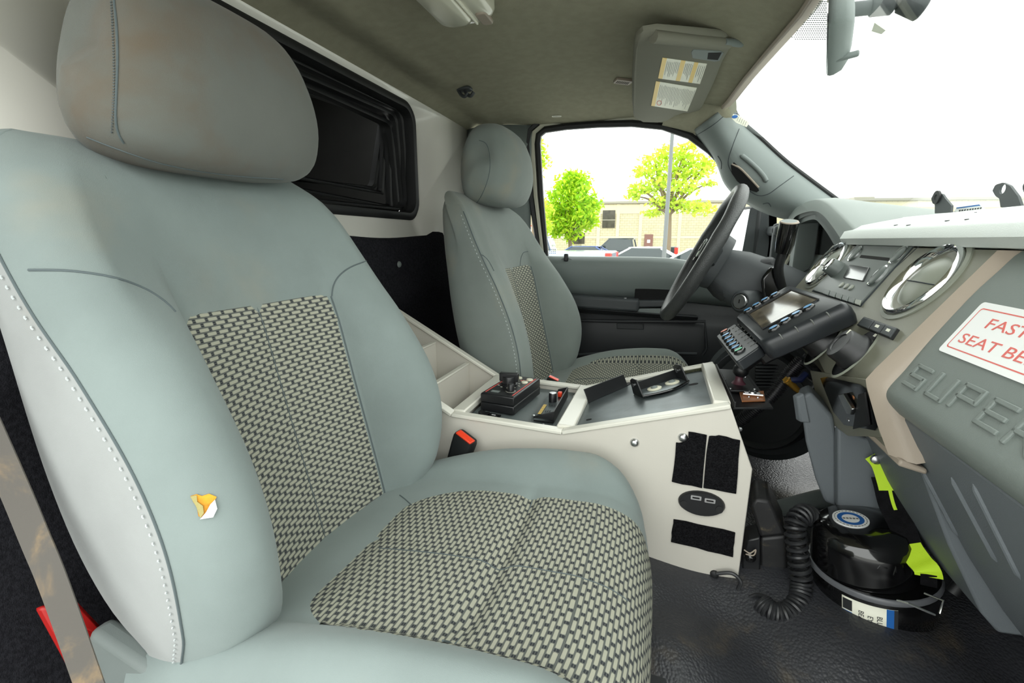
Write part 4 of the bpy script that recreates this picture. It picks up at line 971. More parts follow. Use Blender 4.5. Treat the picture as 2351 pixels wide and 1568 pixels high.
for k, pix in enumerate(([(1600, 310), (1640, 285), (1672, 257)], [(1697, 296), (1682, 335), (1672, 370), (1678, 392), (1700, 420), (1735, 447), (1762, 446), (1790, 427), (1822, 404)], [(1648, 358), (1656, 372), (1656, 388)], [(1752, 468), (1764, 466), (1770, 474)])):
    pts = on_path(apil, pix, .0006)
    if len(pts) > 2: o_ = MB().tube(pts, .0011, 6).build('seam', 'seam_dark', apil)
gh = thing('grab_handle', 'moulded grab handle recessed into the windscreen pillar', 'handle', on(apil, 1712, 408)[0])
sl_ = [on(apil, a, b, .006)[0] for a, b in ((1680, 378), (1686, 372), (1706, 390), (1736, 420), (1744, 436), (1738, 440), (1716, 432), (1694, 414), (1682, 396))]
MB().prism(sl_, (0, .002, 0)).build('slot', 'void_black', gh)
gp = [on(apil, a, b, .004)[0] for a, b in ((1700, 356), (1716, 368), (1736, 386), (1752, 404), (1760, 418))]
MB().tube(smooth_path(gp, 4), [.003]+[.0075]*15+[.003]+[.003]*3, 10).build('grip', 'trim_grey', gh)
MB().tube(smooth_path([on(apil, a, b, .004)[0] for a, b in ((1682, 376), (1700, 386), (1722, 408), (1742, 430))], 4), .0032, 8).build('grip_edge', 'tan_trim', gh)
# headliner skirt that closes the corner between roof, door frame and pillar
sk = []
for (a, b, y0), (c, d, y1) in (((1530, 262, 1.80), (1520, 287, 1.885)), ((1560, 258, 1.80), (1560, 296, 1.885)), ((1600, 250, 1.80), (1598, 306, 1.88)), ((1640, 235, 1.80), (1625, 330, 1.872)), ((1665, 226, 1.79), (1650, 330, 1.865)), ((1690, 218, 1.79), (1690, 280, 1.86))):
    p, q_ = HY(a, b, y0), HY(c, d, y1); sk.append([p+V((0, 0, .03)), p, (p+q_)/2+V((0, -.012, 0)), q_, q_+V((0, .03, .0))])
struct(MB().grid(sk).build('trim_6', 'headliner', ang=80))
# ------------------------------------------------------------------ sun visor
mat('visor_cloth', S(126, 125, 113), .8, bump=.2, bscale=900, spec=.2, bdist=.001)
vz = thing('sun_visor', 'grey driver sun visor folded up with two caution labels', 'visor', (0, 1.5, 1.27))
vpl = V((0, 0, 1.0)); 
def vs(px, py, h=0):
    # visor plane hangs slightly below the headliner, tipped down towards the windscreen
    n = V((.22, -.03, -1)).normalized(); return HP(px, py, V((-.12, 1.5, 1.272))+n*h, n)
vout = [(1458, 110), (1463, 92), (1478, 78), (1510, 73), (1600, 80), (1668, 86), (1678, 95), (1676, 112), (1660, 140), (1640, 190), (1616, 240), (1604, 259), (1590, 263), (1570, 260), (1548, 268), (1530, 279), (1510, 283), (1475, 282), (1456, 272), (1453, 240), (1454, 170)]
vo = [vs(a, b) for a, b in vout]; vn = V((.22, -.03, -1)).normalized(); vc = sum(vo, V((0, 0, 0)))/len(vo)
MB().loft([[vc+(p-vc)*.97-vn*.022 for p in vo], [p-vn*.016 for p in vo], [p-vn*.006 for p in vo], [vc+(p-vc)*.975 for p in vo]], True, (True, True)).build('panel', 'visor_cloth', vz, ang=45)
MB().tube([vs(1500, 84, .004), vs(1590, 93, .004), vs(1672, 100, .004)], .013, 10).build('hinge_roll', 'visor_cloth', vz)
arm = MB().tube([vs(1664, 96, .006), vs(1700, 98, .004), vs(1716, 92, -.012)], [.007, .010, .011], 10).build('pivot_arm', 'trim_grey', vz)
MB().box(vs(1704, 96, -.006), (.045, .03, .022)).build('pivot_mount', 'trim_grey', vz, bevel=.006)
MB(FR(vs(1688, 103, .010), (1, 0, 0), (0, 1, 0))).lathe([(.004, -.002), (.004, .001), (0, .001)], n=10).build('pivot_screw', 'void_black', vz)
q = lambda pix, h: [vs(a, b, h) for a, b in pix]
MB().prism(q([(1587, 120), (1592, 114), (1655, 118), (1662, 122), (1652, 140), (1640, 142), (1590, 134)], .0012), -vn*.002).build('mirror_catch', 'trim_grey', vz, bevel=.002)
MB().prism(q([(1626, 122), (1657, 121), (1648, 138), (1624, 136)], .0018), -vn*.001).build('catch_recess', 'void_black', vz)
def warn(pix, bands, name='caution_label'):
    L = MB().prism(q(pix, .0012), -vn*.001).build(name, 'label_cream', vz)
    a, b, c, d = [V((p[0], p[1], 0)) for p in pix]      # a top-left, b top-right, c bottom-right, d bottom-left
    at = lambda u, v: (a*(1-u)*(1-v)+b*u*(1-v)+c*u*v+d*(1-u)*v)
    for u0, u1 in bands: MB().prism([vs(at(u, v).x, at(u, v).y, .0016) for u, v in ((u0, 0), (u1, 0), (u1, 1), (u0, 1))], -vn*.0006).build('yellow_band', 'label_yellow', L)
    mk = MB(); free = [(x, y) for x, y in zip([bb[1] for bb in bands], [bb[0] for bb in bands[1:]]+[1.0])]
    for f0, f1 in free:
        n = max(3, int((f1-f0)*26))
        for k in range(n):
            uu = f0+(f1-f0)*(k+.7)/(n+.4); v0, v1 = .10+.06*random.random(), .60+.32*random.random()
            mk.poly([vs(at(u, v).x, at(u, v).y, .0018) for u, v in ((uu, v0), (uu+.008, v0), (uu+.008, v1), (uu, v1))])
    mk.build('print_lines', 'ink_grey', L); return L, at
warn([(1521, 133), (1623, 147), (1607, 193), (1511, 180)], [(0, .10), (.42, .52), (.72, .81)])
L2, at2 = warn([(1506, 187), (1600, 202), (1578, 256), (1495, 243)], [(0, .10)])
MB().tube([vs(at2(.20+.06*math.cos(a), .84+.09*math.sin(a)).x, at2(.20+.06*math.cos(a), .84+.09*math.sin(a)).y, .002) for a in [2*PI*i/20 for i in range(20)]], .0006, 5, True).build('warning_symbol', 'ink_red', L2)
# clip on the headliner that holds the visor, small tag, airbag badge, coat hook, dome lamp
h = on(ceiling, 1431, 184, .002); cl = thing('microphone_grille', 'small slotted plastic grille on the headliner beside the visor', 'grille', h[0])
gx = (on(ceiling, 1450, 186, 0)[0]-on(ceiling, 1412, 181, 0)[0]).normalized(); GM = FR(h[0], gx, h[1].cross(gx)); wdt = (on(ceiling, 1450, 186, 0)[0]-on(ceiling, 1412, 181, 0)[0]).length
MB(GM).prism2(rrect(wdt, .034, .005), -.002, .005).build('body', 'tan_trim', cl, bevel=.0015)
for k in range(8): MB(GM).box((-wdt*.36+k*wdt*.095, -.001, .0052), (.0022, .018, .0008)).build('slot', 'void_black', cl)
h = on(ceiling, 1278, 266, .001); gx = (on(ceiling, 1290, 266, 0)[0]-on(ceiling, 1266, 267, 0)[0]).normalized()
AMb = FR(h[0], gx, h[1].cross(gx)); ab = thing('airbag_badge', 'small oval airbag badge on the headliner above the side window', 'badge', h[0])
MB(AMb).prism2(rrect(.036, .012, .0055, 6), 0, .0012).build('plate', 'cream_flange', ab)
text_mesh('AIRBAG', .008, AMb @ Matrix.Translation((0, 0, .0013)), 'lettering', 'ink_grey', ab, .0001)
h = on(ceiling, 1066, 203, 0); ck = thing('coat_hook', 'small dark double coat hook under the headliner', 'hook', h[0])
hp0 = h[0]; MB(FR(hp0, (1, 0, 0), (0, -1, 0))).prism2(rrect(.05, .035, .012), -.002, .007).build('base', 'trim_dark', ck, bevel=.003)
for a in (-.008, .012): MB().tube(smooth_path([hp0+V((a-.012, .0, -.004)), hp0+V((a, -.006, -.020)), hp0+V((a+.014, -.010, -.026)), hp0+V((a+.024, -.010, -.016))], 4), .0055, 8).build('prong', 'trim_dark', ck)
# dome lamp
h0 = on(ceiling, 1010, -70, 0); h1 = on(ceiling, 1072, 60, 0); h2 = on(ceiling, 1096, 20, 0)
lampc = HZ(1030, -40, 1.36); dl = thing('dome_lamp', 'cream ceiling lamp with clear lens at the top edge', 'lamp', lampc)
DM = FR(HZ(1030, -20, 1.352), (1, 0, 0), (0, -1, 0))
c_ = DM.inverted() @ HZ(1070, 52, 1.335)
MB(DM).loft([[(x*k, y*k, hh) for x, y in rrect(.135, .235, .05, 8)] for k, hh in ((1.0, -.03), (1.0, .004), (.95, .012), (.85, .018))], True, (False, True)).build('housing', 'glow_lens', dl, ang=50)
MB(DM).loft([[(x*k-.018, y*k, hh) for x, y in rrect(.07, .20, .03, 8)] for k, hh in ((1.0, .012), (.97, .022), (.85, .027))], True, (False, True)).build('lens', 'glow_lens', dl, ang=50)
MB(DM).box((.020, 0, .0195), (.004, .2, .006)).build('divider', 'label_cream', dl, bevel=.001)
for yy in (-.085, .03): MB(DM).prism2(rrect(.026, .055, .010, 5, .041, yy), .012, .021).build('switch_button', 'tan_trim', dl, bevel=.003)
# ------------------------------------------------------------------ rear-view mirror on the windscreen
tip = HY(1905, 145, 1.13); mdir = V((math.sin(math.radians(16)), math.cos(math.radians(16)), -.10)).normalized()
mr = thing('rear_view_mirror', 'grey rear-view mirror hanging edge-on from the windscreen', 'mirror', tip-mdir*.12)
mupv = V((-.10, .05, 1)).normalized(); MMf = FR(tip-mdir*.125, mdir, mupv)
# MM z axis points rearwards or forwards: make +z forward
fw = MMf.to_3x3() @ V((0, 0, 1)); sgn = 1 if fw.x > 0 else -1
o_ = [(x, y) for x, y in rrect(.25, .066, .030, 8)]
MB(MMf).loft([[(x*k, y*k, sgn*hh) for x, y in o_] for k, hh in ((.97, -.004), (1.0, .0), (1.0, .006), (.93, .018), (.72, .027), (.4, .031))], True, (True, True)).build('housing', 'trim_grey', mr, ang=60)
MB(MMf).prism2([(x*.95, y*.93) for x, y in o_], -sgn*.0045, -sgn*.006).build('mirror_glass', 'chrome', mr)
tb = MB(MMf).box((.045, -.028, sgn*.022), (.012, .009, .040)).build('dip_tab', 'trim_grey', mr, bevel=.003)
def rod(name, a, b, r0, r1): MB(FR(a, (b-a).cross(V((0, 0, 1))), (b-a).cross((b-a).cross(V((0, 0, 1)))))).lathe([(r0*.8, 0), (r0, (b-a).length*.08), (r1, (b-a).length*.92), (r1*.8, (b-a).length)], n=24).build(name, 'trim_dark', mr, ang=60)
rod('stalk', HY(1955, 22, 1.06), HY(2000, 17, 1.06), .0115, .0115); rod('stalk_sleeve', HY(1998, 17, 1.06), HY(2052, 11, 1.06), .015, .015)
rod('ball_neck', HY(2050, 11, 1.06), HY(2076, 8, 1.06), .0075, .0075); rod('button_foot', HY(2068, 3, 1.06), HY(2120, 22, 1.06), .0165, .0185)
# dotted shade band and small stickers on the windscreen
db = MB(); 
for r in range(26):
    for c in range(30):
        px = 1770+c*5.2+(r % 2)*2.6; py = 2+r*4.8
        # inside the curved patch left of the mirror
        if px < 1870-(py)*.72+6 or px > 1902 or py > 92-max(0, (1840-px))*.25+0: continue
        h = on(wsr, px, py, .0012)
        if h:
            e_ = V((0, 1, 0))-h[1]*h[1].y; e_.normalize(); g_ = h[1].cross(e_); db.prism([h[0]+e_*a*.0021+g_*b*.0021 for a, b in ((1, 0), (0, 1), (-1, 0), (0, -1))], h[1]*.0003)
db.build('frit_dots', 'trim_grey', wsr)['kind'] = 'stuff'
def sticker(pix, name, label, m, cat='sticker', lift=.002):
    pts = [on(wsr, a, b, lift) for a, b in pix]
    if any(p is None for p in pts): print('sticker miss', name); return None
    o = MB().prism([p[0] for p in pts], pts[0][1]*.0008).build(name, m); return tag(o, label, cat)
sticker([(2003, 68), (2010, 48), (2036, 66), (2026, 75)], 'windscreen_sticker', 'small pale green sticker high on the windscreen', 'label_cream')
# registration papers lying at the foot of the windscreen
# ------------------------------------------------------------------ tag hanging at the pillar top
tg = thing('paper_tag', 'small printed tag with blue oval logo at the pillar top', 'tag', HY(1705, 280, 1.78))
tq = lambda pix, y=1.80: [HY(a, b, y) for a, b in pix]
MB().prism(tq([(1683, 262), (1692, 263), (1722, 280), (1714, 292), (1690, 282), (1680, 272)]), (0, -.001, 0)).build('card', 'label_cream', tg)
MB(FR(HY(1687, 268, 1.7985), (1, 0, 0), (0, 0, 1))).prism2(ell(.009, .005, 18), 0, .0006).build('oval_logo', 'ink_blue', tg)
mk = MB()
for k in range(5): mk.tube([HY(1696+k*4.5, 268+k*2.6, 1.798), HY(1692+k*4.5, 278+k*2.6, 1.798)], .0005, 4)
mk.build('print_lines', 'ink_grey', tg)
# ------------------------------------------------------------------ steering wheel, column and levers
mat('wheel_leather', S(58, 60, 60), .42, bump=.5, bscale=450, cell=True, bdist=.0012, spec=.45)
wc = V((.106, 1.46, .838)); wd_ = V((.441, 0, .897)); wn = V((-.897, 0, .441))
WM = FR(wc, (0, -1, 0), wd_)      # local z = (0,-1,0)x wd
zz_ = WM.to_3x3() @ V((0, 0, 1)); zs = 1 if zz_.dot(wn) > 0 else -1
sw = thing('steering_wheel', 'dark grey leather-grained steering wheel seen edge-on before the driver seat', 'steering wheel', wc)
ring = []
for i in range(64):
    a = 2*PI*i/64; ring.append((.1925*math.cos(a), .1925*math.sin(a), 0))
rads = [.0190+.0012*math.sin(9*2*PI*i/64)*(1 if math.sin(2*PI*i/64) > .2 else 0) for i in range(64)]
MB(WM).tube(ring, rads, 14, True).build('rim', 'wheel_leather', sw)
MB(WM).loft([[(x*k, y*k, zs*hh) for x, y in rrect(.16, .15, .05, 6)] for k, hh in ((1.0, -.055), (1.05, -.035), (1.0, -.012), (.85, -.002))], True, (True, True)).build('hub', 'trim_dark', sw, ang=50)
for (xa, ya, xb_, yb_, w_) in ((.06, .01, .185, .02, .05), (-.06, .01, -.185, .02, .05), (.03, -.06, .075, -.175, .04), (-.03, -.06, -.075, -.175, .04)):
    d = V((xb_-xa, yb_-ya, 0)); n_ = V((-d.y, d.x, 0)).normalized(); p_, q_ = V((xa, ya, 0)), V((xb_, yb_, 0))
    MB(WM).loft([[c+n_*(w_/2)*s1+V((0, 0, zs*(hz+s2*.010))) for s1, s2 in ((-1, -1), (1, -1), (1, 1), (-1, 1))] for c, hz in ((p_, -.03), ((p_+q_)/2, -.018), (q_, -.002))]).build('spoke', 'trim_dark', sw, bevel=.005)
for sx in (1, -1):
    cpl = MB(WM).prism2(rrect(.045, .062, .012, 5, sx*.125, .02), zs*.000, zs*.004).build('switch_pod', 'satin_silver', sw, bevel=.001)
    MB(WM @ Matrix.Translation((sx*.125, .022, zs*.004))).lathe([(.014, 0), (.013, zs*.003), (0, zs*.0032)], n=20).build('round_switch', 'black_plastic', cpl)
    for dy in (-.018, .042): MB(WM).prism2(rrect(.030, .010, .003, 3, sx*.125, dy), zs*.003, zs*.006).build('switch_key', 'black_plastic', cpl)
# column shroud
sc = thing('steering_column', 'dark steering column shroud with ignition lock', 'steering column', (.3, 1.46, .70))
ax_ = -wn; CM = FR(wc+ax_*.045, (0, -1, 0), wd_)
def shr(k, d): return [CM @ V((x*k, y*k-.01, -zs*d)) for x, y in rrect(.135, .15, .045, 6)]
MB().loft([shr(.72, 0.0), shr(.80, .02), shr(.98, .06), shr(1.12, .14), shr(1.2, .28)], True, (True, True)).build('shroud', 'trim_dark', sc, ang=50)
MB().loft([[p+V((0, 0, -.008)) for p in shr(.70, .0)], [p+V((0, 0, -.012)) for p in shr(.86, .035)], [p+V((0, 0, -.012)) for p in shr(.9, .06)]], True, (True, True)).build('collar', 'trim_darker', sc, ang=50)
ip = HY(1700, 692, 1.335); _n = V((-.62, -.75, .12)).normalized(); IM = FR(ip, V((.77, -.63, 0)), _n.cross(V((.77, -.63, 0)))); iz = IM.to_3x3() @ V((0, 0, 1)); s_ = 1 if iz.dot(_n) > 0 else -1
cyl_ = MB(IM).lathe([(.034, -s_*.06), (.030, -s_*.006), (.024, s_*.001)], n=24).build('lock_housing', 'trim_dark', sc)
MB(IM).lathe([(.0185, -s_*.002), (.0185, s_*.004), (.0165, s_*.006), (.0, s_*.0055)], n=28).build('lock_ring', 'steel', cyl_)
MB(IM).lathe([(.0205, -s_*.002), (.0205, s_*.003), (.0188, s_*.0035)], n=28, cap=(False, False)).build('lock_bezel', 'black_gloss', cyl_)
MB(IM).box((0, 0, s_*.006), (.0025, .010, .0012)).build('key_slot', 'void_black', cyl_)
# pod behind, with glossy bowl
q = [HY(a, b, 1.40) for a, b in ((1720, 600), (1775, 590), (1812, 640), (1800, 700), (1740, 720), (1700, 700))]
MB().prism(q, (.02, .10, 0)).build('cover', 'trim_darker', sc, bevel=.012, segs=3)
MB().loft([[HY(a, b, y) for a, b in ((1746, 640), (1768, 612), (1785, 612), (1798, 640), (1790, 690), (1752, 700))] for y in (1.33, 1.36, 1.42)], True).build('lever_boot', 'black_gloss', sc, bevel=.010, segs=3)
gl = thing('gear_lever', 'black column gear lever with pale round end cap', 'lever', HY(1795, 660, 1.32))
g0, g1, g2, g3 = HY(1812, 510, 1.28), HY(1802, 560, 1.295), HY(1788, 612, 1.31), HY(1797, 665, 1.33)
MB().tube([g0, g1, HY(1797, 580, 1.30)], [.0215, .0205, .017], 18).build('grip', 'black_gloss', gl, ang=50)
MB().tube(smooth_path([HY(1798, 575, 1.30), g2, HY(1790, 640, 1.32), g3], 4), .011, 10).build('stem', 'black_plastic', gl)
dd = (g0-g1).normalized(); GMx = FR(g0, V((1, 0, 0)), dd.cross(V((1, 0, 0))))
MB(GMx).lathe([(.0205, -.001), (.0195, .0025), (.017, .003)], n=24, cap=(False, False)).build('cap_ring', 'tan_trim', gl)
MB(GMx).lathe([(.0172, .001), (.0170, .0028), (0, .0035)], n=24).build('end_cap', 'trim_grey', gl)
# ------------------------------------------------------------------ exterior mirror on the driver door
em = thing('door_mirror', 'large towing mirror outside the driver window wet with raindrops', 'mirror', (.36, 2.10, .80))
mo = [(1722, 478), (1738, 472), (1755, 475), (1764, 490), (1764, 560), (1760, 592), (1712, 596), (1702, 588)]
MB().loft([[HY(a, b, 2.06)+V((.03, 0, 0)) for a, b in mo], [HY(a, b, 2.06) for a, b in mo], [HY(a, b, 2.28) for a, b in mo], [HY(a, b, 2.30)+V((.03, 0, 0)) for a, b in mo]]).build('shell', 'trim_dark', em, bevel=.02, segs=3)
g0_, g1_ = V((.328, 2.06, 0)), V((.232, 2.28, 0)); gn_ = V((-.22, -.096, 0)).normalized()
MB().prism([g0_+V((0, 0, .795)), g1_+V((0, 0, .795)), g1_+V((0, 0, 1.0)), g0_+V((0, 0, 1.0))], -gn_*.004).build('mirror_glass', 'chrome', em)
MB().prism([g0_+V((.004, -.008, .782)), g1_+V((-.004, .008, .782)), g1_+V((-.004, .008, 1.013)), g0_+V((.004, -.008, 1.013))], -gn_*.03).build('glass_surround', 'trim_darker', em, bevel=.01).location += -gn_*.005
MB().box((.40, 2.02, .915), (.05, .2, .035)).build('arm', 'trim_dark', em, bevel=.01)
MB().box((.40, 1.95, .87), (.05, .03, .14)).build('arm_base', 'trim_dark', em, bevel=.01)
# ------------------------------------------------------------------ mounting shelf at the nose of the console
mat('key_blue', S(96, 150, 196), .3, coat=.4); mat('key_orange', S(206, 130, 112), .35); mat('key_green', S(76, 176, 136), .3, coat=.4)
mat('screen_glass', S(92, 84, 70), .10, coat=.5, var=.5, vscale=30)
mat('brass', S(206, 160, 70), .3, .8); mat('hose_black', S(40, 41, 43), .38); mat('terminal_black', S(40, 43, 46), .32, bump=.15, bscale=900, bdist=.0005); mat('wire_blue', S(26, 36, 74), .5); mat('neon', S(190, 226, 36), .7, bump=.4, bscale=900, bdist=.0006)
mat('enamel_black', S(13, 13, 14), .12, coat=.8); mat('rim_grey', S(96, 98, 102), .3); mat('belt_grey', S(88, 84, 79), .8, bump=.4, bscale=1200, bdist=.0006, dirt=S(160, 132, 92), vscale=7)
mat('red_plastic', S(170, 26, 24), .45)
mat('plum', S(84, 48, 58), .4)
SHZ = .572
sh = thing('terminal_shelf', 'black steel shelf with copper latch at the console nose', 'shelf', HZ(1700, 890, SHZ))
shp = [HZ(a, b, SHZ) for a, b in ((1640, 846), (1712, 850), (1776, 936), (1682, 936))]
shp[0].x = max(shp[0].x, .14); shp[3].x = max(shp[3].x, .145)
MB().prism(shp, (0, 0, -.004)).build('plate', 'black_plastic', sh, bevel=.001)
MB().prism([shp[0], shp[3], shp[3]+V((.004, 0, 0)), shp[0]+V((.004, 0, 0))], (0, 0, .012)).build('back_flange', 'black_plastic', sh, bevel=.001)
bp_ = [HZ(a, b, SHZ+.008) for a, b in ((1655, 870), (1715, 862), (1742, 897), (1672, 895))]
bs = MB().prism([p for p in bp_], (0, 0, -.006)).build('mount_base', 'black_plastic', sh, bevel=.002)
for p in bp_:
    c = sum(bp_, V((0, 0, 0)))/4; MB(Matrix.Translation(p+(c-p)*.2)).lathe([(.0035, -.001), (.003, .0015), (0, .002)], n=10).build('base_screw', 'steel', bs)
cb = sum(bp_, V((0, 0, 0)))/4
MB(Matrix.Translation(cb)).lathe([(.016, -.002), (.012, .003), (.008, .008), (.007, .018), (.009, .022)], n=20).build('ball_post', 'plum', bs)
la = [HZ(a, b, SHZ+.001) for a, b in ((1697, 903), (1753, 900), (1757, 922), (1703, 924))]
lt = MB().prism(la, (0, 0, .003)).build('latch_plate', 'copper', sh, bevel=.0006)
lc = sum(la, V((0, 0, 0)))/4
MB().box(lc+V((0, .006, .006)), (.030, .006, .007)).build('latch_hook', 'steel', lt, bevel=.0015)
MB().tube([lc+V((-.018, -.002, .006)), lc+V((.018, -.002, .006))], .0028, 8).build('latch_pin', 'steel', lt)
MB(Matrix.Translation(lc+V((0, .004, .007)))).lathe([(.008, 0), (.007, .004), (.004, .006), (0, .0062)], n=14).build('latch_boss', 'steel', lt)
for sx in (-1, 1): MB(Matrix.Translation(lc+V((sx*.008, -.010, .003)))).lathe([(.0025, 0), (.002, .0015), (0, .002)], n=8).build('latch_rivet', 'steel', lt)
# ------------------------------------------------------------------ data terminal on the ball mount
TO = V((.1425, .893, .666)); TX = V((.169, 0, .119)).normalized(); TN = V((-TX.z, 0, TX.x)); TN = (TN+V((0, -.10, 0))).normalized()
tm = thing('data_terminal', 'rugged black data terminal with screen and pale blue keys on a ball mount', 'terminal', cb+V((0, 0, .02)))
TM = FR(TO, TX-TN*TX.dot(TN), TN.cross(TX))
def tl(px, py, h=0): q = TM.inverted() @ HP(px, py, TO+TN*h, TN); return q.x, q.y
def tq2(pix, h=0): return [tl(a, b, h) for a, b in pix]
def rounded(pts, r, n=4):
    out = []; m = len(pts)
    for i in range(m):
        a, b, c = V((*pts[i-1], 0)), V((*pts[i], 0)), V((*pts[(i+1) % m], 0))
        p, q = b+(a-b).normalized()*r, b+(c-b).normalized()*r
        for k in range(n+1): t = k/n; w = p*(1-t)**2+b*2*t*(1-t)+q*t*t; out.append((w.x, w.y))
    return out
body = rounded(tq2([(1746, 786), (1948, 693), (1810, 653), (1686, 727)]), .014)
cxy = (sum(p[0] for p in body)/len(body), sum(p[1] for p in body)/len(body))
shrink = lambda pts, d: [(x+(cxy[0]-x)*d, y+(cxy[1]-y)*d) for x, y in pts]
tb_ = MB(TM).loft([[(x, y, h) for x, y in shrink(body, d)] for d, h in ((.10, -.046), (.0, -.040), (-.03, -.026), (-.03, -.012), (.0, -.004), (.05, 0))], True, (True, True)).build('body', 'terminal_black', tm, ang=40)
kp = rounded(tq2([(1688, 742), (1746, 794), (1690, 832), (1643, 772)], -.012), .008)
MB(TM).loft([[(x, y, h) for x, y in kp] for h in (-.034, -.012)], True, (True, True)).build('keypad_panel', 'terminal_black', tm, bevel=.003)
scr = MB(TM).prism2(tq2([(1721, 721), (1816, 667), (1877, 688), (1750, 754)], .0006), .0, .0008).build('screen', 'screen_glass', tm)
MB(TM).bridge([(x, y, .0012) for x, y in tq2([(1715, 721), (1815, 664), (1882, 687), (1751, 757)], .001)], [(x, y, .0012) for x, y in tq2([(1721, 721), (1816, 667), (1877, 688), (1750, 754)], .001)], (0, 0, .0008)).build('screen_rim', 'void_black', scr)
def key(px, py, a, b, rot, m, h=0, name='key'):
    x, y = tl(px, py, h+.004); Mk = TM @ Matrix.Translation((x, y, h)) @ Matrix.Rotation(rot, 4, 'Z')
    k = MB(Mk).loft([[(p[0]*q, p[1]*q, z) for p in ell(a, b, 20)] for q, z in ((1.25, 0), (1.2, .002), (1.0, .0045), (.8, .0055))], True, (False, True)).build(name, 'black_gloss', tm, ang=50)
    MB(Mk).prism2([(p[0]*.82, p[1]*.78) for p in ell(a, b, 20)], .0052, .0062).build('key_face', m, k, bevel=.0005)
for px, py in ((1776, 752), (1802, 735), (1828, 719), (1855, 704)): key(px, py, .0092, .0058, 0, 'key_blue', 0, 'side_key')
for px, py in ((1716, 711), (1736, 699), (1756, 687), (1778, 675)): key(px, py, .0088, .0056, 0, 'key_blue', 0, 'side_key')
for k, (px, py) in enumerate(((1663, 760), (1667, 769), (1672, 776), (1677, 783), (1683, 790), (1689, 797), (1696, 803))):
    key(px, py, .0095, .0056, 0, 'key_orange' if k == 0 else 'key_green' if k == 6 else 'key_blue', -.012, 'number_key')
mk = MB(TM)
for r in range(3):
    for k in range(7):
        x, y = tl(1682+k*7.0+r*6.5, 753+k*6.6-r*4, -.011); mk.box((x, y, -.0113), (.004, .0012, .0008))
mk.build('key_legends', 'ink_grey', tm)
for t in (.18, .36, .54, .72):      # pale wrap marks over the near edge
    px, py = 1748+200*t, 786-93*t; x, y = tl(px, py); MB(TM).box((x+.004, y+.004, -.006), (.002, .016, .010)).build('wrap_mark', 'ink_grey', tm, bevel=.002)
nb = tq2([(1765, 806), (1948, 718), (1940, 700), (1752, 790)])
MB(TM).box((cxy[0]-.02, cxy[1]-.01, -.058), (.12, .07, .026)).build('back_shell', 'black_plastic', tm, bevel=.006)
x, y = tl(1690, 842, -.03); MB().sphere(cb+V((.002, 0, .030)), .0165).build('ball', 'black_plastic', tm)
MB().tube([cb+V((.002, 0, .034)), TM @ V((cxy[0]-.06, cxy[1], -.050))], [.014, .020], 12).build('socket_arm', 'black_plastic', tm)
# ------------------------------------------------------------------ wiring under the terminal
def hose(name, label, path, r, m, pitch=.0045, amp=.0016, cat='hose'):
    P = smooth_path(path, 8); L = [0]
    for a, b in zip(P[:-1], P[1:]): L.append(L[-1]+(b-a).length)
    n = int(L[-1]/pitch)*4; Q, rr = [], []
    j = 0
    for i in range(n+1):
        s_ = L[-1]*i/n
        while j < len(L)-2 and L[j+1] < s_: j += 1
        t = (s_-L[j])/max(1e-9, L[j+1]-L[j]); Q.append(P[j].lerp(P[j+1], t)); rr.append(r+amp*(1 if i % 4 in (1, 2) else -1))
    return tag(MB().tube(Q, rr, 10).build(name, m), label, cat)
hose('conduit_hose', 'black corrugated conduit hose under the terminal', [HY(1842, 826, 1.16), HY(1812, 858, 1.16), HY(1776, 905, 1.15), HY(1735, 938, 1.15), HY(1690, 975, 1.16)], .0135, 'hose_black')
bf = thing('brass_fitting', 'brass tube fitting with blue collar under the centre stack', 'fitting', HY(1830, 880, 1.12))
MB().tube([HY(1806, 872, 1.12), HY(1814, 879, 1.12), HY(1828, 893, 1.12), HY(1836, 899, 1.12)], [.009, .008, .0065, .006], 12).build('stem', 'brass', bf)
MB().tube([HY(1803, 878, 1.12), HY(1812, 870, 1.12)], .009, 6).build('nut', 'brass', bf)
MB().tube([HY(1815, 873, 1.12), HY(1836, 872, 1.12), HY(1850, 858, 1.13)], .007, 8).build('collar', 'wire_blue', bf)
for k, (pp_, nm, lb) in enumerate((([(1838, 830), (1862, 850), (1870, 880), (1855, 905)], 'cable', 'dark cable looping behind the brass fitting'), ([(1845, 815), (1880, 838), (1900, 862), (1880, 890)], 'cable', 'black wiring loom hanging under the climate knob'))):
    tag(MB().tube(smooth_path([HY(a, b, 1.12) for a, b in pp_], 6), .004, 8).build(nm, 'hose_black'), lb, 'cable')
ub_ = thing('wiring_box', 'dark relay box with silver clips behind the terminal', 'box', HY(1860, 870, 1.17))
MB().prism([HY(a, b, 1.17) for a, b in ((1815, 850), (1880, 840), (1905, 900), (1900, 950), (1860, 910))], (.02, .08, 0)).build('case', 'trim_darker', ub_, bevel=.004)
MB().tube([HY(a, b, 1.16) for a, b in ((1845, 862), (1870, 880), (1885, 905))], .002, 6).build('clip', 'steel', ub_)
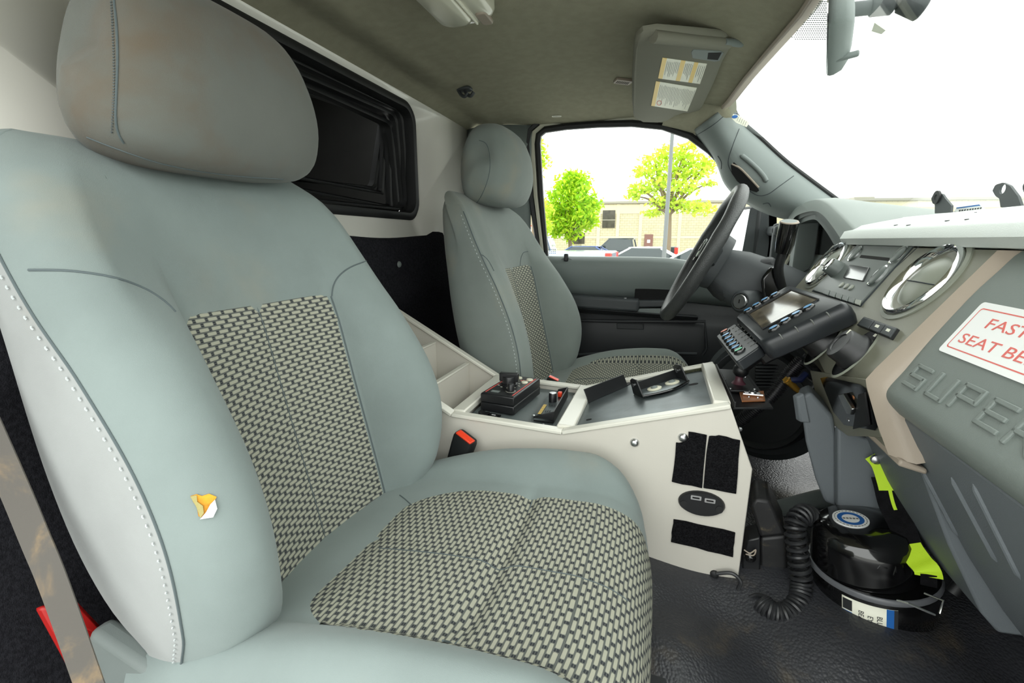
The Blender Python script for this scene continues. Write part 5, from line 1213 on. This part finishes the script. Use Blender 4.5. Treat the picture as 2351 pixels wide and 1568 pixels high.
# black heater drum in the driver footwell with louvres
dr = thing('footwell_drum', 'big round black housing with raised rim in the driver footwell', 'housing', (.38, 1.62, .26))
dn = V((-.55, -.83, .08)).normalized(); DRM = FR(HY(1735, 915, 1.43), V((.83, -.55, 0)), dn.cross(V((.83, -.55, 0))))
MB(DRM).lathe([(.15, -.05), (.15, -.01), (.144, .006), (.136, .002), (.13, -.008), (.08, -.004), (0, -.003)], n=48).build('drum', 'trim_darker', dr, ang=40)
MB(DRM).lathe([(.185, -.06), (.185, -.04), (.168, -.03), (.15, -.04)], n=48, cap=(False, False)).build('outer_ring', 'trim_dark', dr, ang=40)
lv = thing('louvre_panel', 'dark louvred vent panel behind the console nose', 'vent', HY(1760, 870, 1.40))
MB().prism([HY(a, b, 1.42) for a, b in ((1735, 838), (1790, 838), (1790, 890), (1735, 890))], (0, .01, 0)).build('backing', 'void_black', lv)
for k in range(7):
    y = 841+k*7.5; MB().prism([HY(a, b, 1.412) for a, b in ((1735, y), (1790, y), (1790, y+3.4), (1735, y+3.4))], (0, .012, 0)).build('slat', 'trim_dark', lv)
# grey tunnel rail on the floor
tag(MB().tube([HZ(1745, 1180, .262), HZ(1800, 1168, .268), HZ(1880, 1146, .275), HZ(1940, 1140, .285)], .022, 12).build('floor_rail', 'trim_grey'), 'rounded grey rail across the floor behind the black spotlight', 'rail')
# ------------------------------------------------------------------ handset in its cradle on the console nose, coiled cord
hs = thing('radio_handset', 'dusty black radio handset hung in a cradle at the console nose', 'handset', HY(1760, 1370, .90))
mat('dusty_black', S(30, 30, 31), .5, var=.3, vscale=30, dirt=S(96, 86, 66), stain=(.55, .85))
MB().prism([HY(a, b, .895) for a, b in ((1745, 1235), (1806, 1229), (1808, 1365), (1745, 1358))], (.012, .075, .0)).build('body', 'dusty_black', hs, bevel=.006, segs=3)
MB().prism([HY(a, b, .895) for a, b in ((1745, 1235), (1806, 1229), (1768, 1150), (1735, 1145), (1722, 1160))], (.012, .085, .0)).build('earpiece', 'dusty_black', hs, bevel=.006, segs=3)
MB().prism([HY(a, b, .885) for a, b in ((1716, 1240), (1746, 1234), (1746, 1340), (1735, 1352), (1704, 1344), (1704, 1290))], (.004, .05, 0)).build('cradle', 'black_plastic', hs, bevel=.003)
pv = HY(1722, 1278, .884); kb_ = MB(FR(pv, (1, 0, 0), (0, 0, 1))).lathe([(.011, -.002), (.010, .004), (.005, .008), (0, .009)], n=14).build('knob', 'black_gloss', hs)
MB().tube(smooth_path([HY(1708, 1262, .878), HY(1722, 1270, .876), HY(1735, 1262, .878), HY(1730, 1275, .876), HY(1712, 1272, .877)], 4), .0013, 6).build('rubber_band', 'tan_trim', kb_)
cc = thing('coiled_cord', 'black coiled handset cord hanging beside the spotlight', 'cord', HZ(1810, 1420, .22))
spine = smooth_path([HY(1868, 1190, .93), HY(1846, 1180, .90), HY(1826, 1205, .88), HY(1832, 1270, .868), HY(1840, 1340, .855), HY(1832, 1385, .83), HY(1800, 1410, .81), HY(1768, 1402, .81), HY(1750, 1385, .82)], 30)
hel = []; n = len(spine); T_ = 34; upv = V((.3, .5, .8))
for i, p in enumerate(spine):
    d = (spine[min(i+1, n-1)]-spine[max(i-1, 0)]).normalized(); e = (upv-d*upv.dot(d)).normalized(); g = d.cross(e); upv = e
    a = 2*PI*T_*i/n; hel.append((p, e, g))
pts = []; m = n*5
for i in range(m):
    f = i/5; j = min(int(f), n-2); t = f-j; p = hel[j][0].lerp(hel[j+1][0], t); e = hel[j][1]; g = hel[j][2]; a = 2*PI*T_*f/n
    pts.append(p+e*(.0155*math.cos(a))+g*(.0155*math.sin(a)))
MB().tube(pts, .0036, 6).build('coil', 'hose_black', cc)
MB().tube(smooth_path([pts[-1], HY(1735, 1366, .83), HY(1700, 1382, .83), HY(1694, 1358, .84), HY(1700, 1335, .845), HY(1680, 1316, .85), HY(1645, 1317, .853)], 6), .0036, 8).build('lead', 'hose_black', cc)
MB(FR(HY(1640, 1318, .861), (1, 0, 0), (0, 0, 1))).lathe([(.008, -.001), (.0075, .003), (.005, .005), (0, .005)], n=14).build('grommet', 'black_rubber', cc)
# ------------------------------------------------------------------ black hand spotlight face down on the mat
ctr = HZ(2003, 1362, .262); spt = thing('hand_spotlight', 'glossy black drum-shaped hand spotlight lying face down on the mat', 'spotlight', V((ctr.x, ctr.y, .21)))
_sc = HZ(2000, 1368, .252); SPM = FR(V((_sc.x, _sc.y, .252)), V((1, 0, .14)), V((0, 1, .02)))
rb = .094
MB(SPM).lathe([(rb*.90, -.014), (rb*.96, .0), (rb*1.0, .03), (rb*1.0, .060), (rb*.98, .067)], n=48).build('lens_hood', 'enamel_black', spt, ang=40)
MB(SPM).lathe([(rb*1.0, .058), (rb*1.025, .060), (rb*1.025, .066), (rb*1.005, .069), (rb*.985, .0695)], n=48, cap=(False, False)).build('clamp_band', 'rim_grey', spt, ang=40)
cap_ = MB(SPM @ Matrix.Translation((-.014, 0, 0))).lathe([(rb*.84, .068), (rb*.82, .09), (rb*.81, .118), (rb*.77, .135), (rb*.66, .145), (rb*.4, .149), (0, .150)], n=48).build('back_shell', 'enamel_black', spt, ang=50)
sd = SPM @ V((-.030, .004, .1502)); SDM = FR(sd, V((1, 0, .14)), V((0, 1, .02)))
dk = MB(SDM).prism2(ell(.027, .027, 36), -.002, .0008).build('round_decal', 'label_white', cap_)
MB(SDM).bridge([(x, y, .001) for x, y in ell(.020, .020, 32)], [(x, y, .001) for x, y in ell(.013, .013, 32)]).build('blue_ring', 'ink_blue', dk)
mk = MB(SDM)
for k in range(26):
    a = 2*PI*k/26; mk.box((0, 0, 0), (.0035, .0012, .0004), SDM @ Matrix.Rotation(a, 4, 'Z') @ Matrix.Translation((0, .0235, .0011)))
for k in range(5): mk.box((-.010+k*.005, 0, .0012), (.0035, .004, .0004))
mk.build('decal_print', 'ink_grey', dk)
# paper label wrapped on the hood
def hood_pt(th, h): return SPM @ V((rb*1.004*math.cos(th), rb*1.004*math.sin(th), h))
th0, th1 = math.radians(-134), math.radians(-88)
rows = [[hood_pt(th0+(th1-th0)*i/14, h) for i in range(15)] for h in (-.004, .052)]
lbm = MB().grid(rows).build('paper_label', 'label_cream', spt, ang=80, solid=.0004)
def wrap_patch(u0, u1, v0, v1, m, name, k=1.008):
    rr = [[SPM @ V((rb*k*math.cos(th0+(th1-th0)*u), rb*k*math.sin(th0+(th1-th0)*u), -.004+.056*v)) for u in [u0+(u1-u0)*i/6 for i in range(7)]] for v in (v0, v1)]
    return MB().grid(rr).build(name, m, lbm, ang=80)
wrap_patch(.80, .93, 0, 1, 'ink_blue', 'blue_stripe'); wrap_patch(.93, 1.0, .0, 1, 'ink_dark', 'dark_stripe')
wrap_patch(.03, .17, .06, .40, 'ink_dark', 'logo_block'); wrap_patch(.02, .20, .46, .54, 'ink_blue', 'logo_dash'); wrap_patch(.02, .20, .58, .94, 'ink_dark', 'logo_block')
for txt, u in (('BEAM', .36), ('EYE', .52), ('BLUE', .68)):
    th = th0+(th1-th0)*u; c = SPM @ V((rb*1.009*math.cos(th), rb*1.009*math.sin(th), .024)); nn = (SPM.to_3x3() @ V((math.cos(th), math.sin(th), 0))).normalized(); upx = (SPM.to_3x3() @ V((0, 0, 1))).normalized()
    text_mesh(txt, .0105, FR(c, -upx, nn.cross(-upx)), 'lettering', 'ink_dark', lbm, .0001)
# carrying bail and wire stand
a0 = SPM @ V((rb*1.0, -.035, .06)); 
MB().tube([HY(2060, 1378, .765), HY(2085, 1385, .755), HY(2147, 1412, .75)], .0018, 8).build('wire_stand', 'chrome', spt)
MB().tube([HY(2122, 1362, .79), HY(2166, 1379, .775), HY(2157, 1408, .77)], .0018, 8).build('wire_stand', 'chrome', spt)
MB().tube(smooth_path([SPM @ V((rb*.98, -.05, .058)), SPM @ V((rb*1.15, -.04, .08)), SPM @ V((rb*1.25, .0, .10)), SPM @ V((rb*1.2, .03, .075))], 5), .009, 10).build('bail', 'black_rubber', spt)
# ------------------------------------------------------------------ hi-vis strap from the dash side to the spotlight
sp_ = thing('hi_vis_strap', 'fluorescent yellow and black strap holding the spotlight to the dashboard', 'strap', HY(2010, 1050, .93))
spx = [(2000, 1046, .928), (2018, 1068, .92), (2032, 1110, .91), (2045, 1160, .89), (2068, 1205, .865), (2085, 1250, .84), (2108, 1285, .82), (2130, 1312, .805), (2132, 1345, .81)]
sp3 = smooth_path([HY(a, b, y) for a, b, y in spx], 6)
def seg(a, b, m, nm, w, off=0): return MB().ribbon([p+V((-.001, -.001, 0))*off for p in sp3[a:b+1]], V((.9, -.35, .25)), w, .002).build(nm, m, sp_)
seg(0, 14, 'neon', 'yellow_end', .022); seg(10, 32, 'black_fabric', 'black_webbing', .036, -1); seg(30, 44, 'neon', 'yellow_webbing', .034, 0); seg(43, len(sp3)-1, 'black_fabric', 'strap_hook', .020, 0)
MB().ribbon([p+V((.004, -.003, 0)) for p in sp3[4:20]], V((.9, -.35, .25)), .005, .0015).build('reflective_edge', 'neon', sp_)
MB(FR(HY(2012, 1055, .916), (1, 0, 0), (0, 0, 1))).lathe([(.009, -.002), (.008, .003), (.004, .005), (0, .0055)], n=14).build('rivet', 'steel', sp_)
# ------------------------------------------------------------------ passenger shoulder belt and red case in the corner
bl = thing('shoulder_belt', 'worn grey-brown shoulder belt hanging beside the near seat', 'seat belt', HY(120, 1400, .27))
bpth = smooth_path([HY(-75, 880, .27), HY(30, 1115, .268), HY(80, 1235, .265), HY(127, 1350, .262), HY(212, 1590, .258)], 6)
MB().ribbon(bpth, V((.85, .5, .1)), .028, .0016).build('webbing', 'belt_grey', bl)
rc_ = thing('red_case', 'small red plastic case on the floor behind the near seat', 'case', HX(150, 1530, -.70))
MB().prism([HX(a, b, -.69) for a, b in ((100, 1396), (176, 1372), (240, 1440), (222, 1490), (176, 1536))], (-.015, -.004, 0)).build('body', 'red_plastic', rc_, bevel=.005)
MB().prism([HX(a, b, -.685) for a, b in ((106, 1402), (172, 1380), (228, 1440), (214, 1452))], (-.004, 0, 0)).build('lid', 'red_plastic', rc_, bevel=.002)
# ------------------------------------------------------------------ black slotted tabs on top of the dash
def tab(pix, hole, r, x, name, label, group=None):
    t = thing(name, label, 'bracket', HX(*pix[-1], x), group)
    P = [HX(a, b, x) for a, b in pix]; c = HX(*hole, x); N = 36; outer, inner = [], []
    for k in range(N):
        a = 2*PI*k/N; d = V((0, math.cos(a), math.sin(a))); best = None
        for p, q_ in zip(P, P[1:]+P[:1]):
            e = q_-p; den = d.y*e.z-d.z*e.y
            if abs(den) < 1e-9: continue
            w = p-c; s1 = (w.y*e.z-w.z*e.y)/den; s2 = (w.y*d.z-w.z*d.y)/den
            if s1 > 0 and -1e-6 <= s2 <= 1+1e-6 and (best is None or s1 > best): best = s1
        outer.append(c+d*(best or r*1.5)); inner.append(c+d*r)
    MB().bridge(outer, inner, (.004, 0, 0)).build('tab', 'trim_dark', t)
    return t, c
t1, c1 = tab([(2137, 458), (2142, 447), (2153, 442), (2164, 446), (2170, 456), (2197, 487), (2146, 490), (2146, 470)], (2153, 453), .0062, .56, 'dash_bracket', 'black tab with a grommet, leftmost on the dash top')
MB(FR(c1, (0, 1, 0), (0, 0, 1))).bridge([(a, b, 0) for a, b in ell(.014, .014, 24)], [(a, b, 0) for a, b in ell(.0062, .0062, 24)], (0, 0, -.004)).build('grommet', 'black_rubber', t1)
tab([(2278, 438), (2285, 424), (2302, 419), (2318, 426), (2351, 470), (2352, 474), (2297, 477), (2294, 456), (2285, 450)], (2301, 434), .0085, .56, 'dash_bracket', 'larger black tab with a plain hole, second on the dash top')
tab([(2346, 430), (2352, 418), (2372, 412), (2400, 430), (2430, 468), (2366, 472), (2352, 446)], (2372, 430), .0085, .56, 'dash_bracket', 'black tab cut off by the right edge of the frame')
dc = thing('permit_card', 'blue and white printed permit card behind the dash tabs', 'card', HX(2230, 478, .66))
MB().prism([HX(a, b, .66) for a, b in ((2190, 487), (2196, 476), (2248, 469), (2262, 481))], (.001, 0, 0)).build('sheet', 'label_white', dc)
MB().prism([HX(a, b, .659) for a, b in ((2196, 476.5), (2248, 469.5), (2251, 472), (2195, 479))], (.0006, 0, 0)).build('blue_band', 'ink_blue', dc)
mk = MB()
for k in range(9): mk.prism([HX(a, b, .659) for a, b in ((2202+k*6, 482-k*.7), (2205+k*6, 481.6-k*.7), (2204+k*6, 485-k*.7), (2201+k*6, 485.4-k*.7))], (.0006, 0, 0))
mk.build('print', 'ink_dark', dc)
# ------------------------------------------------------------------ outside: car park, warehouse, trees and cars
GZ = -.86
mat('asphalt', S(168, 168, 164), .9, bump=.3, bscale=30, var=.12, vscale=.6)
mat('block_wall', S(206, 198, 172), .9); mat('coping', S(150, 146, 132), .8); mat('pilaster', S(200, 191, 160), .9, var=.06, vscale=.6)
mat('door_brown', S(120, 84, 74), .6); mat('dark_window', S(58, 54, 44), .15, var=.5, vscale=3)
mat('bark', S(128, 112, 92), .9, bump=.5, bscale=20); mat('pole_grey', S(112, 116, 116), .5); mat('concrete', S(190, 182, 164), .9)
mat('paint_silver', S(170, 182, 200), .25, .3, coat=.6); mat('paint_white', S(226, 228, 230), .25, coat=.6); mat('paint_blue', S(70, 90, 140), .25, .2, coat=.6); mat('paint_dark', S(46, 54, 58), .25, .2, coat=.6)
mat('car_glass', S(40, 52, 54), .05, coat=.5); mat('tail_red', S(214, 46, 34), .25, coat=.5); mat('tyre', S(26, 26, 27), .8); mat('barrier_yellow', S(226, 190, 90), .6); mat('hub', (.6, .6, .6), .3, .8)
def block_mat():
    t = MATS['block_wall'].node_tree; b = t.nodes['Principled BSDF']; co = nd(t, 'ShaderNodeTexCoord').outputs['UV']
    br = nd(t, 'ShaderNodeTexBrick'); br.inputs['Scale'].default_value = 1.0; br.inputs['Brick Width'].default_value = .5; br.inputs['Row Height'].default_value = .25; br.inputs['Mortar Size'].default_value = .02
    br.inputs['Color1'].default_value = (*S(196, 186, 152), 1); br.inputs['Color2'].default_value = (*S(188, 178, 146), 1); br.inputs['Mortar'].default_value = (*S(158, 150, 122), 1); t.links.new(co, br.inputs['Vector'])
    st_ = ramp(t, noise(t, co, .9, 5, .6), .5, .75)
    t.links.new(mixc(t, mth(t, 'MULTIPLY', st_, .45), br.outputs['Color'], S(150, 140, 116)), b.inputs['Base Color'])
block_mat()
def leaf(name, a, b):
    m = bpy.data.materials.new(name); m.use_nodes = True; t = m.node_tree; MATS[name] = m; p = t.nodes['Principled BSDF']
    rnd = nd(t, 'ShaderNodeNewGeometry').outputs['Random Per Island']
    c = mixc(t, rnd, a, b); t.links.new(c, p.inputs['Base Color']); p.inputs['Roughness'].default_value = .6
    tr = nd(t, 'ShaderNodeBsdfTranslucent'); t.links.new(c, tr.inputs[0]); mx = nd(t, 'ShaderNodeMixShader'); mx.inputs[0].default_value = .5
    out = [n for n in t.nodes if n.type == 'OUTPUT_MATERIAL'][0]
    t.links.new(p.outputs[0], mx.inputs[1]); t.links.new(tr.outputs[0], mx.inputs[2]); t.links.new(mx.outputs[0], out.inputs[0])
leaf('leaf_green', S(140, 200, 24), S(214, 232, 60)); leaf('leaf_light', S(176, 214, 56), S(232, 238, 100))
struct(MB().grid([[(x, y, GZ) for x in (-150, -40, 40, 150)] for y in (-120, -2, 60, 160)]).build('ground', 'asphalt'))
# warehouse
zt = HY(1390, 467, 52).z; A = HZ(1150, 469, zt); B = HZ(2560, 453, zt); wv = (B-A); wv.z = 0; WL = wv.length; wv.normalize(); wnv = V((wv.y, -wv.x, 0))
wh = thing('warehouse', 'long cream block warehouse across the car park', 'building', V((A.x, A.y, GZ)))
WHM = FR(V((A.x, A.y, GZ)), wv, V((0, 0, 1))); Hh = zt-GZ
rows = [[WHM @ V((x, y, 0)) for x in (0, WL)] for y in (0, Hh)]; MB().grid(rows, [[(0, 0), (WL, 0)], [(0, Hh), (WL, Hh)]]).build('wall', 'block_wall', wh)
MB(WHM).box((WL/2, Hh*.5, -6), (WL, Hh-.3, 11.9)).build('bulk', 'pilaster', wh)
MB(WHM).box((WL/2, Hh+.05, .0), (WL, .22, .5)).build('coping', 'coping', wh)
MB(WHM).box((WL/2, Hh-.65, .02), (WL, .9, .08)).build('fascia', 'pilaster', wh)
MB(WHM).box((WL/2, Hh*.37, .02), (WL, .25, .06)).build('band', 'pilaster', wh)
def wp(px, py):
    q = WHM.inverted() @ HP(px, py, V((A.x, A.y, GZ)), wnv); return q.x, q.y
for px in (1340, 1374, 1418, 1470, 1560, 1660, 1900, 2100, 2300):
    x, y = wp(px, 520); MB(WHM).box((x, Hh*.5, .03), (.35, Hh-.2, .10)).build('pilaster', 'pilaster', wh)
def rect(pix): 
    (a, b), (c, d) = wp(*pix[0]), wp(*pix[1]); return (min(a, c)+max(a, c))/2, (b+d)/2, abs(a-c), abs(b-d)
x, y, w, h = rect(((1384, 483), (1411, 523))); wi = MB(WHM).box((x, y, .06), (w, h, .12)).build('window', 'dark_window', wh)
MB(WHM).box((x, y-h*.05, .13), (w, .08, .04)).build('mullion', 'coping', wi)
x, y, w, h = rect(((1314, 535), (1342, 560))); MB(WHM).box((x, y, .06), (w, h, .12)).build('window', 'dark_window', wh)
x, y, w, h = rect(((1480, 538), (1497, 574))); do_ = MB(WHM).box((x, y, .08), (w, h, .14)).build('door', 'door_brown', wh); MB(WHM).box((x, y+.1, .16), (w*.35, h*.2, .03)).build('door_notice', 'label_white', do_)
ac = thing('roof_unit', 'pale domed unit on the warehouse roof', 'roof unit', WHM @ V((wp(2020, 455)[0], Hh, -3)))
MB(WHM).box((wp(2018, 455)[0], Hh+.25, -3), (1.9, .5, 1.2)).build('base', 'coping', ac, bevel=.05)
MB().sphere(WHM @ V((wp(2026, 455)[0], Hh+.55, -3)), (.8, .6, .55)).build('dome', 'paint_white', ac)
# trees
def tree(label, px, d, pybase, crown, nl, m, ls, layered=False, seed=1, trunk_r=.16):
    rnd = random.Random(seed); g = HY(px, 552, d); base = V((g.x, g.y, GZ)); t = thing('tree', label, 'tree', base)
    br = MB(); tips = []; cs = [(HY(a, b, d+dy), r) for a, b, r, dy in crown]
    top = max(c.z for c, r in cs)
    fork = base+V((0, 0, (HY(px, pybase, d).z-GZ)))
    br.tube(smooth_path([base-V((0, 0, .15)), base.lerp(fork, .5)+V((.06, 0, 0)), fork], 4), [trunk_r*(1-.35*i/8) for i in range(9)], 8)
    for c, r in cs:
        mid = fork.lerp(c, .55)+V((rnd.uniform(-.2, .2), rnd.uniform(-.2, .2), .1))
        br.tube(smooth_path([fork-V((0, 0, .2)), mid, c], 4), [trunk_r*.5*(1-.85*i/8) for i in range(9)], 6)
    br.build('trunk', 'bark', t)
    v, f = [], []; lm = MB()
    tot = sum(r**2 for _, r in cs)
    for c, r in cs:
        for _ in range(int(nl*r*r/tot)):
            while True:
                q = V((rnd.uniform(-1, 1), rnd.uniform(-1, 1), rnd.uniform(-1, 1)))
                if .1 < q.length < 1: break
            q = q*(.55+.45*rnd.random())
            if layered: q.z *= .45
            p = c+q*r; s_ = ls*rnd.uniform(.6, 1.3); n = V((rnd.gauss(0, 1), rnd.gauss(0, 1), rnd.gauss(.6, 1))).normalized(); e = n.orthogonal().normalized(); e = (Matrix.Rotation(rnd.uniform(0, 6.28), 3, n) @ e); g2 = n.cross(e)
            b = len(lm.v); lm.v += [p-e*s_, p-g2*s_*.45, p+e*s_, p+g2*s_*.45]; lm.f.append((b, b+1, b+2, b+3))
    me = bpy.data.meshes.new('foliage'); me.from_pydata([tuple(p-base) for p in lm.v], [], lm.f); o = bpy.data.objects.new('foliage', me); COL.objects.link(o); o.parent = t; me.materials.append(MATS[m]); o['kind'] = 'stuff'
tree('dense round-crowned young tree on the left of the side window', 1308, 29, 545, [(1300, 430, 1.0, 0), (1335, 420, .9, .4), (1285, 460, 1.1, -.3), (1330, 460, 1.2, 0), (1360, 470, .8, .3), (1290, 500, 1.1, 0), (1335, 500, 1.1, -.3), (1310, 530, .9, 0), (1355, 505, .7, 0), (1272, 490, .8, .2), (1310, 405, .55, 0), (1275, 530, .6, 0)], 5200, 'leaf_green', .15, seed=4)
tree('tall airy tree with layered branches behind the lamp post', 1531, 23, 482, [(1545, 350, 1.0, 0), (1505, 370, .9, .4), (1585, 365, .95, 0), (1480, 395, .8, -.3), (1540, 395, 1.2, .3), (1600, 395, 1.0, 0), (1625, 375, .6, 0), (1510, 425, 1.1, 0), (1470, 435, .8, .3), (1570, 430, 1.0, -.4), (1455, 450, .6, 0), (1520, 462, .9, 0), (1605, 478, .9, 0), (1495, 490, .6, .3), (1560, 472, .9, 0), (1580, 335, .5, 0), (1630, 420, .4, 0)], 3600, 'leaf_light', .12, True, seed=9, trunk_r=.17)
tree('slim tree cut by the rear edge of the side window', 1222, 26, 480, [(1238, 350, .6, 0), (1232, 330, .5, 0), (1248, 372, .5, 0), (1215, 400, .9, 0), (1210, 350, .8, 0), (1255, 480, .5, 0), (1252, 520, .6, 0)], 1500, 'leaf_light', .13, seed=12, trunk_r=.12)
# lamp post
b0 = HZ(1519, 612, GZ+.0); b0 = HY(1527, 552, 15.0); b0.z = GZ
lp_ = thing('lamp_post', 'tall grey car park lamp post on a concrete plinth', 'lamp post', b0)
MB().tube([b0+V((0, 0, .5)), b0+V((0, 0, 7.5))], [.066, .042], 12).build('pole', 'pole_grey', lp_)
MB(Matrix.Translation(b0)).lathe([(.26, -.1), (.26, .62), (.22, .66), (0, .66)], n=20).build('plinth', 'concrete', lp_)
MB().box(b0+V((.45, 0, 7.45)), (1.0, .3, .14)).build('lamp_head', 'pole_grey', lp_, bevel=.03)
# vehicles: local x forward
def vehicle(name, label, px, d, heading, kind, paint, py=None):
    g = HY(px, 552, d); base = V((g.x, g.y, GZ)); t = thing(name, label, 'car' if kind != 'pickup' else 'pickup truck', base)
    Mv = Matrix.Translation(base) @ Matrix.Rotation(math.radians(heading), 4, 'Z')
    if kind == 'sedan':
        L, Wd, low = 4.6, 1.8, [(-2.3, .35), (-2.3, .95), (-1.9, 1.02), (1.0, .98), (2.0, .82), (2.3, .62), (2.3, .3)]
        cabp = [(-1.75, 1.0), (-1.0, 1.42), (.15, 1.45), (1.0, .98)]
    elif kind == 'suv':
        L, Wd, low = 4.7, 1.9, [(-2.3, .45), (-2.3, 1.1), (1.1, 1.08), (2.1, .98), (2.35, .75), (2.35, .4)]
        cabp = [(-2.25, 1.08), (-1.95, 1.68), (.3, 1.72), (1.15, 1.06)]
    elif kind == 'van':
        L, Wd, low = 6.5, 2.1, [(-3.2, .45), (-3.2, 1.4), (2.0, 1.4), (3.1, 1.2), (3.2, .45)]
        cabp = [(-3.2, 1.4), (-3.15, 2.5), (1.6, 2.5), (2.4, 1.4)]
    else:
        L, Wd, low = 5.8, 1.95, [(-2.9, .55), (-2.9, 1.42), (-.75, 1.42), (-.7, 1.22), (1.1, 1.18), (2.5, 1.1), (2.75, .9), (2.75, .5)]
        cabp = [(-.7, 1.2), (-.55, 1.80), (.6, 1.84), (1.3, 1.15)]
    MB(Mv).prism([(x, -Wd/2, z) for x, z in low], (0, Wd, 0)).build('body', paint, t, bevel=.06, segs=2)
    rings = [[(x, sy*(Wd/2-.02-(z-cabp[0][1])*.28), z) for x, z in cabp] for sy in (-1, 1)]
    MB(Mv).loft(rings, True, (True, True)).build('cabin', 'car_glass' if kind != 'van' else paint, t, bevel=.03)
    zc = max(z for _, z in cabp); xs_ = [x for x, z in cabp if z > zc-.1]
    MB(Mv).box(((xs_[0]+xs_[-1])/2, 0, zc+.0), (xs_[-1]-xs_[0]+.2, Wd-.42, .05)).build('roof', paint, t, bevel=.02)
    for (xa, za), (xb_, zb_) in ((cabp[0], cabp[1]), (cabp[-1], cabp[-2])):
        for sy in (-1, 1): MB(Mv).tube([(xa, sy*(Wd/2-.03), za), (xb_, sy*(Wd/2-.03-(zb_-za)*.28), zb_)], .04, 6).build('pillar', paint, t)
    for xw in (-L*.30, L*.31):
        for sy in (-1, 1):
            Mw_ = Mv @ Matrix.Translation((xw, sy*(Wd/2-.1), .33)) @ Matrix.Rotation(PI/2, 4, 'X')
            w_ = MB(Mw_).lathe([(.20, -.11), (.33, -.11), (.33, .11), (.20, .11)], n=20).build('wheel', 'tyre', t); MB(Mw_).lathe([(.2, -.112), (.2, .112)], n=16).build('hub', 'hub', w_)
    zl = low[1][1]
    for sy in (-1, 1):
        MB(Mv).box((low[0][0]+.06, sy*(Wd/2-.10), zl-.22), (.18, .26, .36 if kind != 'sedan' else .18)).build('tail_lamp', 'tail_red', t, bevel=.02)
        MB(Mv).box((low[-1][0]-.10, sy*(Wd/2-.25), low[-1][1]+.38), (.2, .4, .16)).build('head_lamp', 'chrome', t, bevel=.02)
    for sy in (-1, 1): MB(Mv).box((.9, sy*(Wd/2+.08), zl+.02), (.15, .18, .12)).build('side_mirror', paint, t, bevel=.02)
    return t, Mv
vehicle('pickup_truck', 'silver-blue pickup parked nearest beyond the side window', 1205, 15.0, 179, 'pickup', 'paint_silver')
vehicle('sedan', 'blue car roof showing behind the silver pickup bed', 1328, 23.6, 178, 'sedan', 'paint_blue')
vehicle('sedan', 'white saloon car right of the pickup tail', 1462, 20.2, 178, 'sedan', 'paint_white')
vehicle('pickup_truck', 'dark pickup with red tail lamp beside the lamp post', 1430, 27, 178, 'pickup', 'paint_dark')
vehicle('sedan', 'white car low behind the steering wheel', 1600, 17.5, 172, 'sedan', 'paint_white')
vn_, Mv = vehicle('van', 'white van with red roof edge at the left of the window', 1228, 30, 95, 'van', 'paint_white')
MB(Mv).box((-.2, 0, 2.56), (5.0, 1.7, .12)).build('red_trim', 'tail_red', vn_, bevel=.03)
bc = HY(1490, 552, 36); bc.z = GZ; br_ = thing('barricade', 'yellow plastic barricade before the brown door', 'barrier', bc)
MB().box(bc+V((0, 0, .95)), (.62, .08, .12)).build('top_rail', 'barrier_yellow', br_, bevel=.02); MB().box(bc+V((0, 0, .35)), (.62, .08, .10)).build('low_rail', 'barrier_yellow', br_, bevel=.02)
for k in range(4): MB().box(bc+V((-.27+.18*k, 0, .5)), (.06, .06, 1.0)).build('post', 'barrier_yellow', br_, bevel=.01)
